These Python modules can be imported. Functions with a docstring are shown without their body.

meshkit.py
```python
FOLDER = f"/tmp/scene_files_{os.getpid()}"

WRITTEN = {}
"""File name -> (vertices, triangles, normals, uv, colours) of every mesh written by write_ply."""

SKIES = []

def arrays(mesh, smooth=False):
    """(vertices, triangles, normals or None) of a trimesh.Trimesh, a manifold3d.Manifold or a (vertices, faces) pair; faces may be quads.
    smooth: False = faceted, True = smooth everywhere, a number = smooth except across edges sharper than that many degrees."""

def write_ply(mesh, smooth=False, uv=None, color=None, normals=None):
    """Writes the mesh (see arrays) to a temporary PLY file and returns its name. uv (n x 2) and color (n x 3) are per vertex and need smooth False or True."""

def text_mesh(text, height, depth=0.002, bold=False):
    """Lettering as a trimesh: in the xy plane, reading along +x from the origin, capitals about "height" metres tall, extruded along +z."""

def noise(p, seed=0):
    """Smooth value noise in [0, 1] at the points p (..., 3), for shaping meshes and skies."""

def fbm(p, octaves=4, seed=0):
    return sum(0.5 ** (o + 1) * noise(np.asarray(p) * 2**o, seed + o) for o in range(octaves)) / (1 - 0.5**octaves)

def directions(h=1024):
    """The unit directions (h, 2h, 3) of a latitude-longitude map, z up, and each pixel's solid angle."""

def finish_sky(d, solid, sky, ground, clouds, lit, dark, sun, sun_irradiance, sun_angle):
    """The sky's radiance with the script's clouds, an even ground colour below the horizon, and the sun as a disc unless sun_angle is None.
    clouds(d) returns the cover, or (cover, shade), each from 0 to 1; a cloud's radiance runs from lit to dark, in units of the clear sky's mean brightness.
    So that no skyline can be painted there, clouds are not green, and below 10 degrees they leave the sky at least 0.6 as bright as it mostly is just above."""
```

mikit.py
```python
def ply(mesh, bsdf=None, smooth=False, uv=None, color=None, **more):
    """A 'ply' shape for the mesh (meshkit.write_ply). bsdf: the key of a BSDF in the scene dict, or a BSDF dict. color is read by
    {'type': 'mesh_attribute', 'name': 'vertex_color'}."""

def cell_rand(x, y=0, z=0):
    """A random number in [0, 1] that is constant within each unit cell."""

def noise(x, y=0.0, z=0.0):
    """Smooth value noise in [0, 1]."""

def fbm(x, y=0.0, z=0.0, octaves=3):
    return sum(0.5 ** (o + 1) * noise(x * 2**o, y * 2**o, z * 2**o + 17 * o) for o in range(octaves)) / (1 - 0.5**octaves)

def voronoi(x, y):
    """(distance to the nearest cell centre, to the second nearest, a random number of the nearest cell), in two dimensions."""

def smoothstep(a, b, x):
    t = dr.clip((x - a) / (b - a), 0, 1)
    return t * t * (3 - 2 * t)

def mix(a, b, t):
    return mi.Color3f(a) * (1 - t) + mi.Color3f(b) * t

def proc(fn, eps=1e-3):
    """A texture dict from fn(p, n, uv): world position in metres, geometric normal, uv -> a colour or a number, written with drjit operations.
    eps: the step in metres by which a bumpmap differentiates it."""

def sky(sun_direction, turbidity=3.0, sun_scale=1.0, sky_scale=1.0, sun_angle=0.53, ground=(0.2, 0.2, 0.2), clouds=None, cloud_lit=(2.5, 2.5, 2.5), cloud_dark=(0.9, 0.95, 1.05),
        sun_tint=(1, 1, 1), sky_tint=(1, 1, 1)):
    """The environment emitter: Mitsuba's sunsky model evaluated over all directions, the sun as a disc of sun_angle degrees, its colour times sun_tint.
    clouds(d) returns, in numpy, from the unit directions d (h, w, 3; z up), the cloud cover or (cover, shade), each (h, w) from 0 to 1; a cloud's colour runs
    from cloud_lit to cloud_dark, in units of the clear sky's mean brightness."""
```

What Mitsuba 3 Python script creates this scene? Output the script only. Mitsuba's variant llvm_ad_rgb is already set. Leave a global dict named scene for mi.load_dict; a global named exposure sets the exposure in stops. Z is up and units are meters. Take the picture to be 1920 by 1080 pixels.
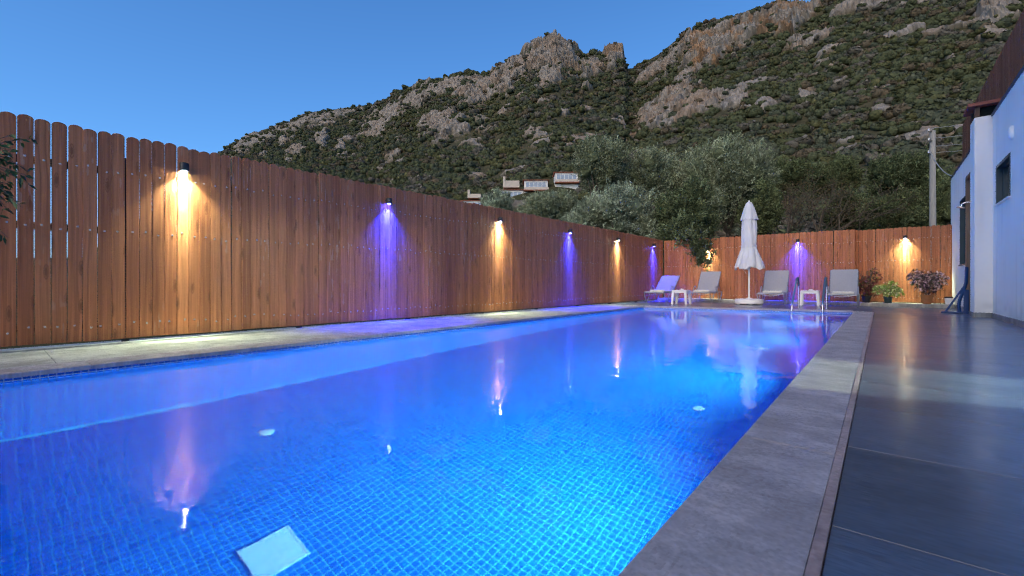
import math, random
import numpy as np, trimesh, mitsuba as mi, drjit as dr
import mikit, meshkit
from mikit import proc, noise, fbm, voronoi, cell_rand, smoothstep, mix
from shapely.geometry import Polygon, box as sbox

scene, labels = {}, {}
T = mi.ScalarTransform4f
R = np.random.default_rng(11)
rnd = random.Random(5)

# ------------------------------------------------------------------ camera, sky, exposure
YAW = math.radians(39.74)
CAM_H = 0.65
scene['camera'] = {'type': 'perspective', 'fov': 2 * math.degrees(math.atan(960 / 830)), 'fov_axis': 'x', 'near_clip': 0.05, 'far_clip': 4000.0,
                   'principal_point_offset_y': 10 / 1080,
                   'to_world': T().look_at(origin=[0, 0, CAM_H], target=[-math.sin(YAW), math.cos(YAW), CAM_H], up=[0, 0, 1])}
scene['sky'] = mikit.sky((0.10, -1.0, 0.5), turbidity=2.6, sun_scale=0.19, sky_scale=0.62, sun_angle=50, sun_tint=(1.0, 0.93, 0.85), sky_tint=(0.53, 0.93, 1.40))
scene['sky']['sampling_weight'] = 9.0
exposure = 3.0
LAMP_WARM = (0.82, 1.0, 0.66)
LAMP_BLUE = (0.004, 0.012, 1.0)
LAMP_I = 7.2          # intensity of a fence lamp
LENS_I = 75.0         # radiance of a fence lamp's lens
POOL_I = 14.0         # intensity of an underwater lamp
ROOM_I = 620.0         # radiance of the ceiling lamp behind the open house door

# ------------------------------------------------------------------ helpers
def L(key, label=None, cat=None, group=None, kind=None):
    d = labels.setdefault(key, {})
    for k, v in (('label', label), ('category', cat), ('group', group), ('kind', kind)):
        if v: d[k] = v
    return key

def num(key):
    if key not in scene and not any(k.startswith(key + '__') for k in scene): return key
    i = 1
    while f'{key}_{i:03d}' in scene or any(k.startswith(f'{key}_{i:03d}__') for k in scene): i += 1
    return f'{key}_{i:03d}'

NEXT = {}
def fast(key):
    """key for a repeated part, numbered by a counter"""
    n = NEXT.get(key, 0); NEXT[key] = n + 1
    return key if n == 0 else f'{key}_{n:03d}'

def add(key, mesh, bsdf, smooth=False, color=None, to=None, **more):
    key = fast(key)
    d = mikit.ply(mesh, bsdf, smooth=smooth, color=color, **more) if not (isinstance(mesh, dict)) else dict(mesh)
    if to is not None: d['to_world'] = to
    scene[key] = d
    return key

def cat(ms): return trimesh.util.concatenate(ms)

def bx(x0, x1, y0, y1, z0, z1, b=0.0):
    if b <= 0:
        m = trimesh.creation.box(extents=(x1 - x0, y1 - y0, z1 - z0)); m.apply_translation(((x0 + x1) / 2, (y0 + y1) / 2, (z0 + z1) / 2)); return m
    P = []
    for sx in (0, 1):
        for sy in (0, 1):
            for sz in (0, 1):
                c = np.array([(x0, x1)[sx], (y0, y1)[sy], (z0, z1)[sz]], float); s = np.array([1 - 2 * sx, 1 - 2 * sy, 1 - 2 * sz]) * b
                for k in range(3):
                    q = c + s; q[k] = c[k]; P.append(q)
    return trimesh.convex.convex_hull(np.array(P))

def slab(poly, z0, z1, b=0.004):
    """convex quad slab with a bevelled upper edge"""
    p = np.asarray(poly, float); c = p.mean(0); n = len(p)
    e, g = p[1] - p[0], p[2] - p[0]
    if e[0] * g[1] - e[1] * g[0] < 0: p = p[::-1]
    q = p + (c - p) / np.linalg.norm(c - p, axis=1, keepdims=True) * b * 1.4
    V = np.vstack([np.c_[p, np.full(n, z0)], np.c_[p, np.full(n, z1 - b)], np.c_[q, np.full(n, z1)]])
    F = []
    for k in (0, 1):
        for i in range(n):
            j = (i + 1) % n; a = k * n
            F += [[a + i, a + j, a + n + j], [a + i, a + n + j, a + n + i]]
    for i in range(1, n - 1): F += [[2 * n, 2 * n + i, 2 * n + i + 1], [0, i + 1, i]]
    return trimesh.Trimesh(V, F, process=False)

def tube(pts, r, sides=8, closed=False, cap=True):
    p = np.asarray(pts, float); n = len(p); r = np.broadcast_to(np.asarray(r, float), (n,))
    t = np.gradient(p, axis=0) if not closed else np.roll(p, -1, 0) - np.roll(p, 1, 0)
    t /= np.linalg.norm(t, axis=1, keepdims=True) + 1e-12
    ref = np.array([0, 0, 1.0]) if abs(t[0][2]) < 0.9 else np.array([1.0, 0, 0])
    A = np.zeros((n, 3)); a = ref - t[0] * (ref @ t[0]); a /= np.linalg.norm(a)
    for i in range(n):
        a = a - t[i] * (a @ t[i]); a /= np.linalg.norm(a); A[i] = a
    B = np.cross(t, A); ang = np.arange(sides) * 2 * np.pi / sides
    V = (p[:, None] + r[:, None, None] * (np.cos(ang)[None, :, None] * A[:, None] + np.sin(ang)[None, :, None] * B[:, None])).reshape(-1, 3)
    F = []
    for i in range(n if closed else n - 1):
        k = (i + 1) % n
        for j in range(sides):
            l = (j + 1) % sides
            F += [[i * sides + j, i * sides + l, k * sides + l], [i * sides + j, k * sides + l, k * sides + j]]
    if cap and not closed:
        V = np.vstack([V, p[:1], p[-1:]]); m = n * sides
        for j in range(sides):
            l = (j + 1) % sides
            F += [[m, l, j], [m + 1, (n - 1) * sides + j, (n - 1) * sides + l]]
    return trimesh.Trimesh(V, F, process=False)

def rounded(pts, rad, seg=5):
    """polyline with its corners rounded"""
    p = [np.asarray(q, float) for q in pts]; out = [p[0]]
    for a, b, c in zip(p, p[1:], p[2:]):
        u, v = a - b, c - b; lu, lv = np.linalg.norm(u), np.linalg.norm(v); d = min(rad, lu * .48, lv * .48)
        s, e = b + u / lu * d, b + v / lv * d
        for k in range(seg + 1):
            w = k / seg; out.append((1 - w) ** 2 * s + 2 * w * (1 - w) * b + w * w * e)
    return np.array(out + [p[-1]])

def lathe(prof, n=24, fold=None):
    """surface of revolution of (r, z) points; fold(theta, z) scales r"""
    prof = np.asarray(prof, float); th = np.arange(n) * 2 * np.pi / n
    V = []
    for r, z in prof:
        k = np.ones(n) if fold is None else fold(th, z)
        V.append(np.c_[r * k * np.cos(th), r * k * np.sin(th), np.full(n, z)])
    V = np.vstack(V); F = []
    for i in range(len(prof) - 1):
        for j in range(n):
            l = (j + 1) % n
            F += [[i * n + j, i * n + l, (i + 1) * n + l], [i * n + j, (i + 1) * n + l, (i + 1) * n + j]]
    return trimesh.Trimesh(V, F, process=False)

def moved(m, x=0, y=0, z=0, rz=0.0, rx=0.0, ry=0.0):
    m = m.copy()
    if rx: m.apply_transform(trimesh.transformations.rotation_matrix(rx, [1, 0, 0]))
    if ry: m.apply_transform(trimesh.transformations.rotation_matrix(ry, [0, 1, 0]))
    if rz: m.apply_transform(trimesh.transformations.rotation_matrix(rz, [0, 0, 1]))
    m.apply_translation((x, y, z)); return m

def leaves(c, d, ln, wd, nrm=None, droop=0.0, fold=0.0):
    """diamond leaves: base points c, directions d, lengths, widths (arrays) -> V, F (two triangles each)"""
    n = len(c); d = d / (np.linalg.norm(d, axis=1, keepdims=True) + 1e-9)
    r = R.normal(size=(n, 3)) if nrm is None else nrm
    s = np.cross(d, r); s /= np.linalg.norm(s, axis=1, keepdims=True) + 1e-9
    ln, wd = np.broadcast_to(ln, n)[:, None], np.broadcast_to(wd, n)[:, None]
    up = np.cross(s, d)
    m = c + d * ln * .5
    V = np.stack([c, m + s * wd * .5 + up * wd * fold, c + d * ln - np.array([0, 0, 1.0]) * droop * ln, m - s * wd * .5 + up * wd * fold], 1).reshape(-1, 3)
    k = np.arange(n)[:, None] * 4
    F = np.hstack([k + [0, 1, 2], k + [0, 2, 3]]).reshape(-1, 3)
    return V, F

# ------------------------------------------------------------------ materials
def two(d): return {'type': 'twosided', 'bsdf': d}
def rgb(*c): return {'type': 'rgb', 'value': list(c)}
def prin(col, rough=0.5, metal=0.0, spec=0.5, **k):
    return {'type': 'principled', 'base_color': col if isinstance(col, dict) else rgb(*col), 'roughness': rough, 'metallic': metal, 'specular': spec, **k}
def mat(name, d): scene[name] = d; return name

def wood_fn(ax, pitch, a, b, seed):
    def fn(p, n, uv):
        c = p.x if ax == 0 else p.y
        i = dr.floor(c / pitch); r = cell_rand(i, seed, 1); r2 = cell_rand(i, seed, 2); r3 = cell_rand(i, seed, 3)
        u = c / pitch - i
        wob = noise(p.z * 2.2 + r * 40, r2 * 30) * 0.5
        g = fbm(u * 7 + wob * 3 + r * 60, p.z * 0.9 + r2 * 50, seed, 3)
        fine = fbm(u * 46 + wob * 9 + r * 90, p.z * 3.0 + r2 * 20, seed, 2)
        d1, d2, w = voronoi(u * 0.9 + i * 7.0, p.z * 1.9 + r * 20)
        k = 1 - smoothstep(0.05, 0.13, d1); ring = 1 - smoothstep(0.0, 0.035, dr.abs(d1 - 0.13))
        has = dr.select(w > 0.62, 1.0, 0.0)
        col = mix(a, b, smoothstep(0.1, 0.95, 0.36 * r + 0.60 * g + 0.22 * (fine - .5)))
        col = col * (0.72 + 0.18 * r3 + 0.40 * g + 0.34 * (fine - 0.5))
        col = mix(col, mi.Color3f(a) * 0.45, k * has * 0.7); col = mix(col, mi.Color3f(a) * 0.5, ring * has * 0.55)
        scr = smoothstep(0.74, 0.82, noise(u * 6 + r * 13, p.z * 9 + r2 * 90, seed)) * smoothstep(0.55, 0.75, noise(p.z * 1.3 + r * 8, i * 3.1, 5))
        col = mix(col, (0.55, 0.45, 0.36), scr * 0.22)
        damp = 1 - smoothstep(0.05, 0.24, p.z + 0.10 * noise(c * 14, p.z * 4)) 
        return col * (1 - 0.30 * damp)
    return fn

def wood_bump(ax, pitch, seed):
    def fn(p, n, uv):
        c = p.x if ax == 0 else p.y
        i = dr.floor(c / pitch); r = cell_rand(i, seed, 1); u = c / pitch - i
        return 0.5 * fbm(u * 30 + r * 90, p.z * 2.5 + r * 20, seed, 2)
    return fn

PITCH = 0.1132
BPITCH = 0.0985
RED_A, RED_B = (0.35, 0.108, 0.043), (0.49, 0.178, 0.072)
for nm, ax, pt, sd in (('wood_left', 1, PITCH, 3), ('wood_back', 0, BPITCH, 8)):
    mat(nm, {'type': 'bumpmap', 'arbitrary': proc(wood_bump(ax, pt, sd), eps=2e-3), 'scale': 0.002,
             'bsdf': two(prin(proc(wood_fn(ax, pt, RED_A, RED_B, sd)), 0.55, spec=0.35))})
mat('wood_roof', two(prin(proc(wood_fn(1, 0.11, (0.17, 0.058, 0.030), (0.27, 0.10, 0.055), 21)), 0.6, spec=0.3)))
mat('wood_rail', two(prin((0.05, 0.03, 0.02), 0.8, spec=0.2)))
mat('galv', two(prin((0.62, 0.62, 0.63), 0.38, 0.85)))
mat('lamp_body', two(prin((0.035, 0.036, 0.04), 0.4, 0.3)))

def deck_fn(p, n, uv):
    f = fbm(p.x * 2.2, p.y * 9, 0, 4); g = fbm(p.x * 30, p.y * 150, 4, 2)
    sp = smoothstep(0.80, 0.84, noise(p.x * 55, p.y * 55, 2)) * smoothstep(0.6, 0.8, noise(p.x * 2.3, p.y * 2.3, 6))
    tile = cell_rand(dr.floor((p.y - 1.473) / 0.754), dr.floor((p.x - 1.4) / 1.5))
    st = smoothstep(0.52, 0.72, fbm(p.x * 1.3 + 4, p.y * 1.3, 8, 4))
    c = mix((0.062, 0.086, 0.142), (0.092, 0.118, 0.176), f) * (0.80 + 0.34 * tile) * (0.82 + 0.36 * g)
    c = mix(c, (0.13, 0.15, 0.19), st * 0.30)
    return mix(c, (0.20, 0.21, 0.24), sp * 0.06)
def deck_rough(p, n, uv): return 0.11 + 0.20 * fbm(p.x * 3, p.y * 14, 3, 3)
mat('deck_tile', {'type': 'bumpmap', 'arbitrary': proc(lambda p, n, uv: fbm(p.x * 3, p.y * 42, 2, 3) + 0.25 * fbm(p.x * 60, p.y * 160, 5, 2), eps=2e-3), 'scale': 0.0008,
                  'bsdf': two(prin(proc(deck_fn), proc(deck_rough), spec=0.8))})
mat('deck_joint', two({'type': 'diffuse', 'reflectance': rgb(0.075, 0.085, 0.12)}))

def stone_fn(a, b, dark, sx, sy):
    def fn(p, n, uv):
        f = fbm(p.x * sx, p.y * sy, 1, 5); v = fbm(p.x * sx * 5 + f * 3, p.y * sy * 5, 4, 3); q = fbm(p.x * 90, p.y * 90, 9, 2)
        bl = smoothstep(0.52, 0.70, fbm(p.x * 5.5 + 9, p.y * 4.0, 3, 4))
        pit = smoothstep(0.66, 0.74, noise(p.x * 120, p.y * 70, 3)) * smoothstep(0.45, 0.62, fbm(p.x * 8, p.y * 8, 2, 2))
        c = mix(a, b, smoothstep(0.25, 0.75, f)) * (0.58 + 0.50 * v + 0.40 * q)
        c = mix(c, dark, bl * 0.4); return mix(c, mi.Color3f(dark) * 0.8, pit * 0.22)
    return fn
mat('coping_stone', {'type': 'bumpmap', 'arbitrary': proc(lambda p, n, uv: fbm(p.x * 22, p.y * 55, 2, 3) + .4 * noise(p.x * 140, p.y * 140), eps=1.5e-3), 'scale': 0.0022,
               'bsdf': two(prin(proc(stone_fn((0.30, 0.272, 0.278), (0.40, 0.368, 0.375), (0.21, 0.185, 0.19), 2.4, 6.0)), 0.42, spec=0.4))})
mat('coping_trim', two(prin(proc(stone_fn((0.30, 0.22, 0.21), (0.40, 0.31, 0.29), (0.18, 0.13, 0.12), 6, 3)), 0.45, spec=0.4)))
mat('stone_beige', two(prin(proc(stone_fn((0.30, 0.29, 0.265), (0.42, 0.405, 0.37), (0.20, 0.19, 0.175), 3.0, 2.0)), 0.5, spec=0.35)))
mat('dark_gap', two({'type': 'diffuse', 'reflectance': rgb(0.02, 0.02, 0.022)}))
mat('pebble', two(prin((0.16, 0.20, 0.21), 0.5)))

def tile_fn(k):
    def fn(p, n, uv):
        q = 0.0441
        r = cell_rand(dr.floor(p.x / q + .5), dr.floor(p.y / q + .5), dr.floor(p.z / q))
        return mix((0.002, 0.128, 0.56), (0.003, 0.190, 0.72), r) * k
    return fn
mat('pool_tile', two(prin(proc(tile_fn(1.0)), 0.5, spec=0.3)))
mat('pool_tile_edge', two(prin(proc(tile_fn(0.62)), 0.12, spec=0.5)))
mat('pool_grout', two({'type': 'diffuse', 'reflectance': rgb(0.09, 0.56, 0.84)}))
mat('water_glass', {'type': 'roughdielectric', 'distribution': 'beckmann', 'alpha': 0.003, 'int_ior': 1.333, 'ext_ior': 1.0})
mat('grout_top', two({'type': 'diffuse', 'reflectance': rgb(0.50, 0.56, 0.66)}))
mat('white_plastic', two(prin((0.80, 0.80, 0.79), 0.35)))
mat('drain_white', two(prin((0.62, 0.78, 0.80), 0.4)))
def plaster_fn(p, n, uv):
    f = fbm(p.x * 1.2 + p.y * 1.1, p.z * 0.8, p.y * 1.1, 4); g = fbm(p.y * 30 + p.x * 30, p.z * 30, 2, 2)
    rain = smoothstep(0.5, 0.8, fbm((p.x + p.y) * 6.5, p.z * 0.5, 3, 3)) * 0.07
    base = (1 - smoothstep(0.05, 0.5, p.z)) * noise(p.y * 7, p.z * 9, p.x * 7) * 0.24
    return mi.Color3f(0.80, 0.785, 0.755) * (0.90 + 0.12 * f + 0.03 * g - rain - base)
mat('plaster', {'type': 'bumpmap', 'arbitrary': proc(lambda p, n, uv: fbm(p.x * 60 + p.y * 60, p.z * 60, 1, 3), eps=2e-3), 'scale': 0.0016,
                'bsdf': two(prin(proc(plaster_fn), 0.7, spec=0.2))})
mat('plaster_room', two({'type': 'diffuse', 'reflectance': rgb(0.62, 0.68, 0.62)}))
mat('teal_frame', two(prin((0.012, 0.040, 0.055), 0.35)))
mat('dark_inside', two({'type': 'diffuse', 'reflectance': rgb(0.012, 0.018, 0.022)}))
mat('pane', {'type': 'thindielectric', 'int_ior': 1.5})
mat('skirting', two(prin(proc(stone_fn((0.16, 0.17, 0.18), (0.22, 0.23, 0.24), (0.1, 0.1, 0.1), 3, 3)), 0.4)))
mat('brown_wood', two(prin(proc(lambda p, n, uv: mix((0.16, 0.095, 0.06), (0.27, 0.18, 0.12), fbm(p.y * 40 + p.x * 40, p.z * 2, 1, 3))), 0.5)))
mat('red_roof', two(prin(proc(lambda p, n, uv: mix((0.17, 0.045, 0.035), (0.25, 0.075, 0.055), noise(p.x * 9, p.y * 9, p.z * 9))), 0.6)))
mat('cap_brown', two(prin((0.075, 0.042, 0.034), 0.7)))
mat('slate_cap', two(prin((0.06, 0.07, 0.09), 0.5)))
mat('fabric', two(prin(proc(lambda p, n, uv: mi.Color3f(0.40, 0.40, 0.43) * (0.86 + 0.24 * noise(p.x * 260, p.y * 90, p.z * 260))), 0.75, spec=0.25)))
mat('alu', two(prin((0.46, 0.48, 0.50), 0.32, 0.75)))
mat('alu_grey', two(prin((0.20, 0.24, 0.28), 0.38, 0.4)))
mat('towel', two(prin(proc(lambda p, n, uv: mi.Color3f(0.78, 0.75, 0.66) * (0.85 + 0.2 * fbm(p.x * 160, p.y * 160, p.z * 160, 2))), 0.9, spec=0.1)))
mat('canvas', two(prin(proc(lambda p, n, uv: mi.Color3f(0.72, 0.72, 0.71) * (0.88 + 0.14 * fbm(p.x * 7, p.y * 7, p.z * 4, 3))), 0.8, spec=0.15)))
mat('white_paint', two(prin((0.76, 0.76, 0.75), 0.4)))
mat('chrome', two({'type': 'roughconductor', 'material': 'Al', 'alpha': 0.10}))
mat('sleeve_grey', two(prin((0.075, 0.12, 0.17), 0.45)))
mat('blue_paint', two(prin((0.006, 0.042, 0.16), 0.35)))
mat('dark_pot', two(prin((0.02, 0.045, 0.042), 0.45)))
mat('black_pot', two(prin((0.018, 0.018, 0.02), 0.5)))
mat('clay', two(prin(proc(lambda p, n, uv: mix((0.27, 0.105, 0.045), (0.36, 0.16, 0.075), fbm(p.x * 14, p.y * 14, p.z * 20, 3))), 0.75, spec=0.2)))
mat('soil', two({'type': 'diffuse', 'reflectance': rgb(0.04, 0.03, 0.022)}))
VC = {'type': 'mesh_attribute', 'name': 'vertex_color'}
mat('leaf_vc', two(prin(dict(VC), 0.5, spec=0.35)))
mat('leaf_matt', two({'type': 'diffuse', 'reflectance': dict(VC)}))
mat('bark', two(prin(proc(lambda p, n, uv: mix((0.07, 0.055, 0.042), (0.16, 0.13, 0.10), fbm(p.x * 18, p.y * 18, p.z * 5, 3))), 0.9, spec=0.1)))
mat('concrete', two(prin(proc(lambda p, n, uv: mi.Color3f(0.36, 0.34, 0.31) * (0.8 + 0.35 * fbm(p.x * 12, p.y * 12, p.z * 2.2, 3))), 0.8, spec=0.2)))
mat('cable', two(prin((0.30, 0.30, 0.30), 0.6)))
mat('far_white', two({'type': 'diffuse', 'reflectance': rgb(0.82, 0.78, 0.72)}))
mat('far_beige', two({'type': 'diffuse', 'reflectance': rgb(0.66, 0.56, 0.46)}))
mat('far_red', two({'type': 'diffuse', 'reflectance': rgb(0.36, 0.13, 0.08)}))
mat('far_glass', two(prin((0.34, 0.39, 0.46), 0.25, spec=0.6)))
def terr_fn(p, n, uv):
    q = fbm(p.x * 0.9, p.y * 0.9, p.z * 0.9, 3)
    return mi.Color3f(0.65 + 0.7 * q)
mat('terrain', {'type': 'diffuse', 'reflectance': dict(VC)})
scene['terrain'] = two(scene['terrain'])

# ------------------------------------------------------------------ pool: shell, mosaic, water
WZ, FZ, ZT = -0.065, -1.72, -0.012           # water level, floor, upper edge of the mosaic
XR, Y0 = -0.437, -1.2                        # right edge, near edge (behind the camera)
def XL(y): return -4.795 - 0.0205 * y
CNL, CFL, CFR, CNR = np.array([XL(Y0), Y0]), np.array([XL(11.75), 11.75]), np.array([XR, 12.78]), np.array([XR, Y0])
POOL = Polygon([CNL, CFL, CFR, CNR])
TP, GAP = 0.0441, 0.0048
ORDN = ['first', 'second', 'third', 'fourth', 'fifth']
L('pool', 'blue mosaic swimming pool with pale grout lines', kind='structure')
V, F = [], []
def quad(a, b, c, d):
    k = len(V); V.extend([a, b, c, d]); F.extend([[k, k + 1, k + 2], [k, k + 2, k + 3]])
z0, z1 = FZ - 0.003, ZT
quad([*CNL, z0], [*CNR, z0], [*CFR, z0], [*CFL, z0])
add('pool__floor', trimesh.Trimesh(np.array(V), np.array(F), process=False), 'pool_grout')
V, F = [], []
for a, b in ((CNR, CFR), (CFR, CFL), (CFL, CNL), (CNL, CNR)):
    n = np.array([-(b - a)[1], (b - a)[0]]); n = n / np.linalg.norm(n) * -0.003
    quad([*(a + n), z0 - .01], [*(b + n), z0 - .01], [*(b + n), z1], [*(a + n), z1])
add('pool__wall', trimesh.Trimesh(np.array(V), np.array(F), process=False), 'pool_grout')

h, bvl = (TP - GAP) / 2, 0.0022
TV = np.array([[sx * h, sy * h, -0.003] for sx, sy in ((-1, -1), (1, -1), (1, 1), (-1, 1))] + [[sx * (h - bvl), sy * (h - bvl), 0.0] for sx, sy in ((-1, -1), (1, -1), (1, 1), (-1, 1))])
TF = np.array([[4, 5, 6], [4, 6, 7]] + [f for i in range(4) for f in ([i, (i + 1) % 4, 4 + (i + 1) % 4], [i, 4 + (i + 1) % 4, 4 + i])])
tile_mesh = trimesh.Trimesh(TV, TF, process=False)
tile_ply, tile_edge_ply = mikit.ply(tile_mesh, 'pool_tile'), mikit.ply(tile_mesh, 'pool_tile_edge')
def frame(o, a, b):
    a, b = np.asarray(a, float), np.asarray(b, float); m = np.eye(4); m[:3, 0], m[:3, 1], m[:3, 2], m[:3, 3] = a, b, np.cross(a, b), o; return m
def tiles(ms, key, bsdf):
    if not len(ms): return
    ms = np.array(ms); Vv = np.einsum('kij,nj->kni', ms[:, :3, :3], TV) + ms[:, None, :3, 3]
    add(key, trimesh.Trimesh(Vv.reshape(-1, 3), (TF[None] + np.arange(len(ms))[:, None, None] * 8).reshape(-1, 3), process=False), bsdf); L(key, kind='stuff')
# floor
gx, gy = np.meshgrid(np.arange(math.floor(CFL[0] / TP), 0) * TP, np.arange(math.floor(Y0 / TP), math.ceil(12.9 / TP)) * TP, indexing='ij')
gx, gy = gx.ravel(), gy.ravel()
far = CFL[1] + (gx - CFL[0]) * (CFR[1] - CFL[1]) / (CFR[0] - CFL[0])
ok = (gx > XL(gy) + h) & (gx < XR - h) & (gy > Y0 + h) & (gy < far - h)
drain = (gx > -2.72) & (gx < -2.44) & (gy > 0.90) & (gy < 1.18)
gx, gy = gx[ok & ~drain], gy[ok & ~drain]
tilt = lambda: R.normal(0, 0.006, 2)
def ftile(x, y):
    t = tilt(); a = np.array([1, 0, t[0]]); b = np.array([0, 1, t[1]]); return frame((x, y, FZ), a / np.linalg.norm(a), b / np.linalg.norm(b))
order = np.argsort(np.hypot(gx + 1.55, (gy - 1.35)))
for i in order[:300]: add('pool__floor_tile', tile_ply, None, to=T(ftile(gx[i], gy[i])))
tiles([ftile(gx[i], gy[i]) for i in order[300:]], 'pool__floor_tile_field', 'pool_tile')
V, F = [], []
for a, b in ((CNR, CFR), (CFR, CFL), (CFL, CNL), (CNL, CNR)):
    n = np.array([-(b - a)[1], (b - a)[0]]); n = n / np.linalg.norm(n) * -0.0022
    quad([*(a + n), -0.0725], [*(b + n), -0.0725], [*(b + n), z1], [*(a + n), z1])
add('pool__waterline_grout', trimesh.Trimesh(np.array(V), np.array(F), process=False), 'grout_top')
# walls: rows from the top; the uppermost row is the darker edging row
def wall_tiles(a, b, part):
    d = b - a; ln = np.linalg.norm(d); d = d / ln; n3 = np.array([-d[1], d[0], 0.0])
    out = []
    for r in range(int((ZT - FZ) / TP)):
        for k in range(int(ln / TP)):
            p = a + d * (k + .5) * TP; out.append((r, k, frame((p[0], p[1], ZT - (r + .5) * TP), [-d[0], -d[1], 0], [0, 0, 1.0])))
    return out
left = wall_tiles(CFL, CNL, 'left')          # counted from the far end; facing +x
nk = max(k for _, k, _ in left)
rest, edge = [], []
for r, k, m in left:
    kk = nk - k                              # from the near end
    if r < 2 and 24 <= kk < 174: add('pool__wall_tile', tile_edge_ply if r == 0 else tile_ply, None, to=T(m))
    else: (edge if r == 0 else rest).append(m)
for a, b in ((CFR, CFL), (CNL, CNR), (CNR, CFR)):
    for r, k, m in wall_tiles(a, b, ''):
        (edge if r < 2 else rest).append(m)
tiles(rest, 'pool__wall_tile_field', 'pool_tile'); tiles(edge, 'pool__edge_tile_field', 'pool_tile_edge')

# water: a real rippled sheet
nu, nv = 250, 780
u, v = np.meshgrid(np.linspace(0, 1, nu), np.linspace(0, 1, nv) ** 1.15, indexing='ij')
P2 = ((1 - u) * (1 - v))[..., None] * CNL + (u * (1 - v))[..., None] * CNR + ((1 - u) * v)[..., None] * CFL + (u * v)[..., None] * CFR
wz = np.zeros(u.shape); wr = np.random.default_rng(4)
for i in range(46):
    lam = 0.08 * (6.5 ** wr.random()); th = wr.random() * 2 * np.pi; k = 2 * np.pi / lam
    wz += 0.0022 / math.sqrt(46) * lam / (2 * np.pi) * 2.4 * np.sin(k * (P2[..., 0] * math.cos(th) + P2[..., 1] * math.sin(th)) + wr.random() * 6.28)
calm = 0.45 + 1.0 * meshkit.fbm(np.stack([P2[..., 0] * .8, P2[..., 1] * .55, P2[..., 0] * 0], -1), 3, 7)
wz *= calm * 1.9
idx = np.arange(nu * nv).reshape(nu, nv)
WF = np.stack([idx[:-1, :-1], idx[1:, :-1], idx[1:, 1:], idx[:-1, 1:]], -1).reshape(-1, 4)
WV = np.c_[P2.reshape(-1, 2), WZ + wz.ravel()]
add('water', (WV, WF), 'water_glass', smooth=True); L('water', 'still clear pool water reflecting the fence lamps', kind='structure')

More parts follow.
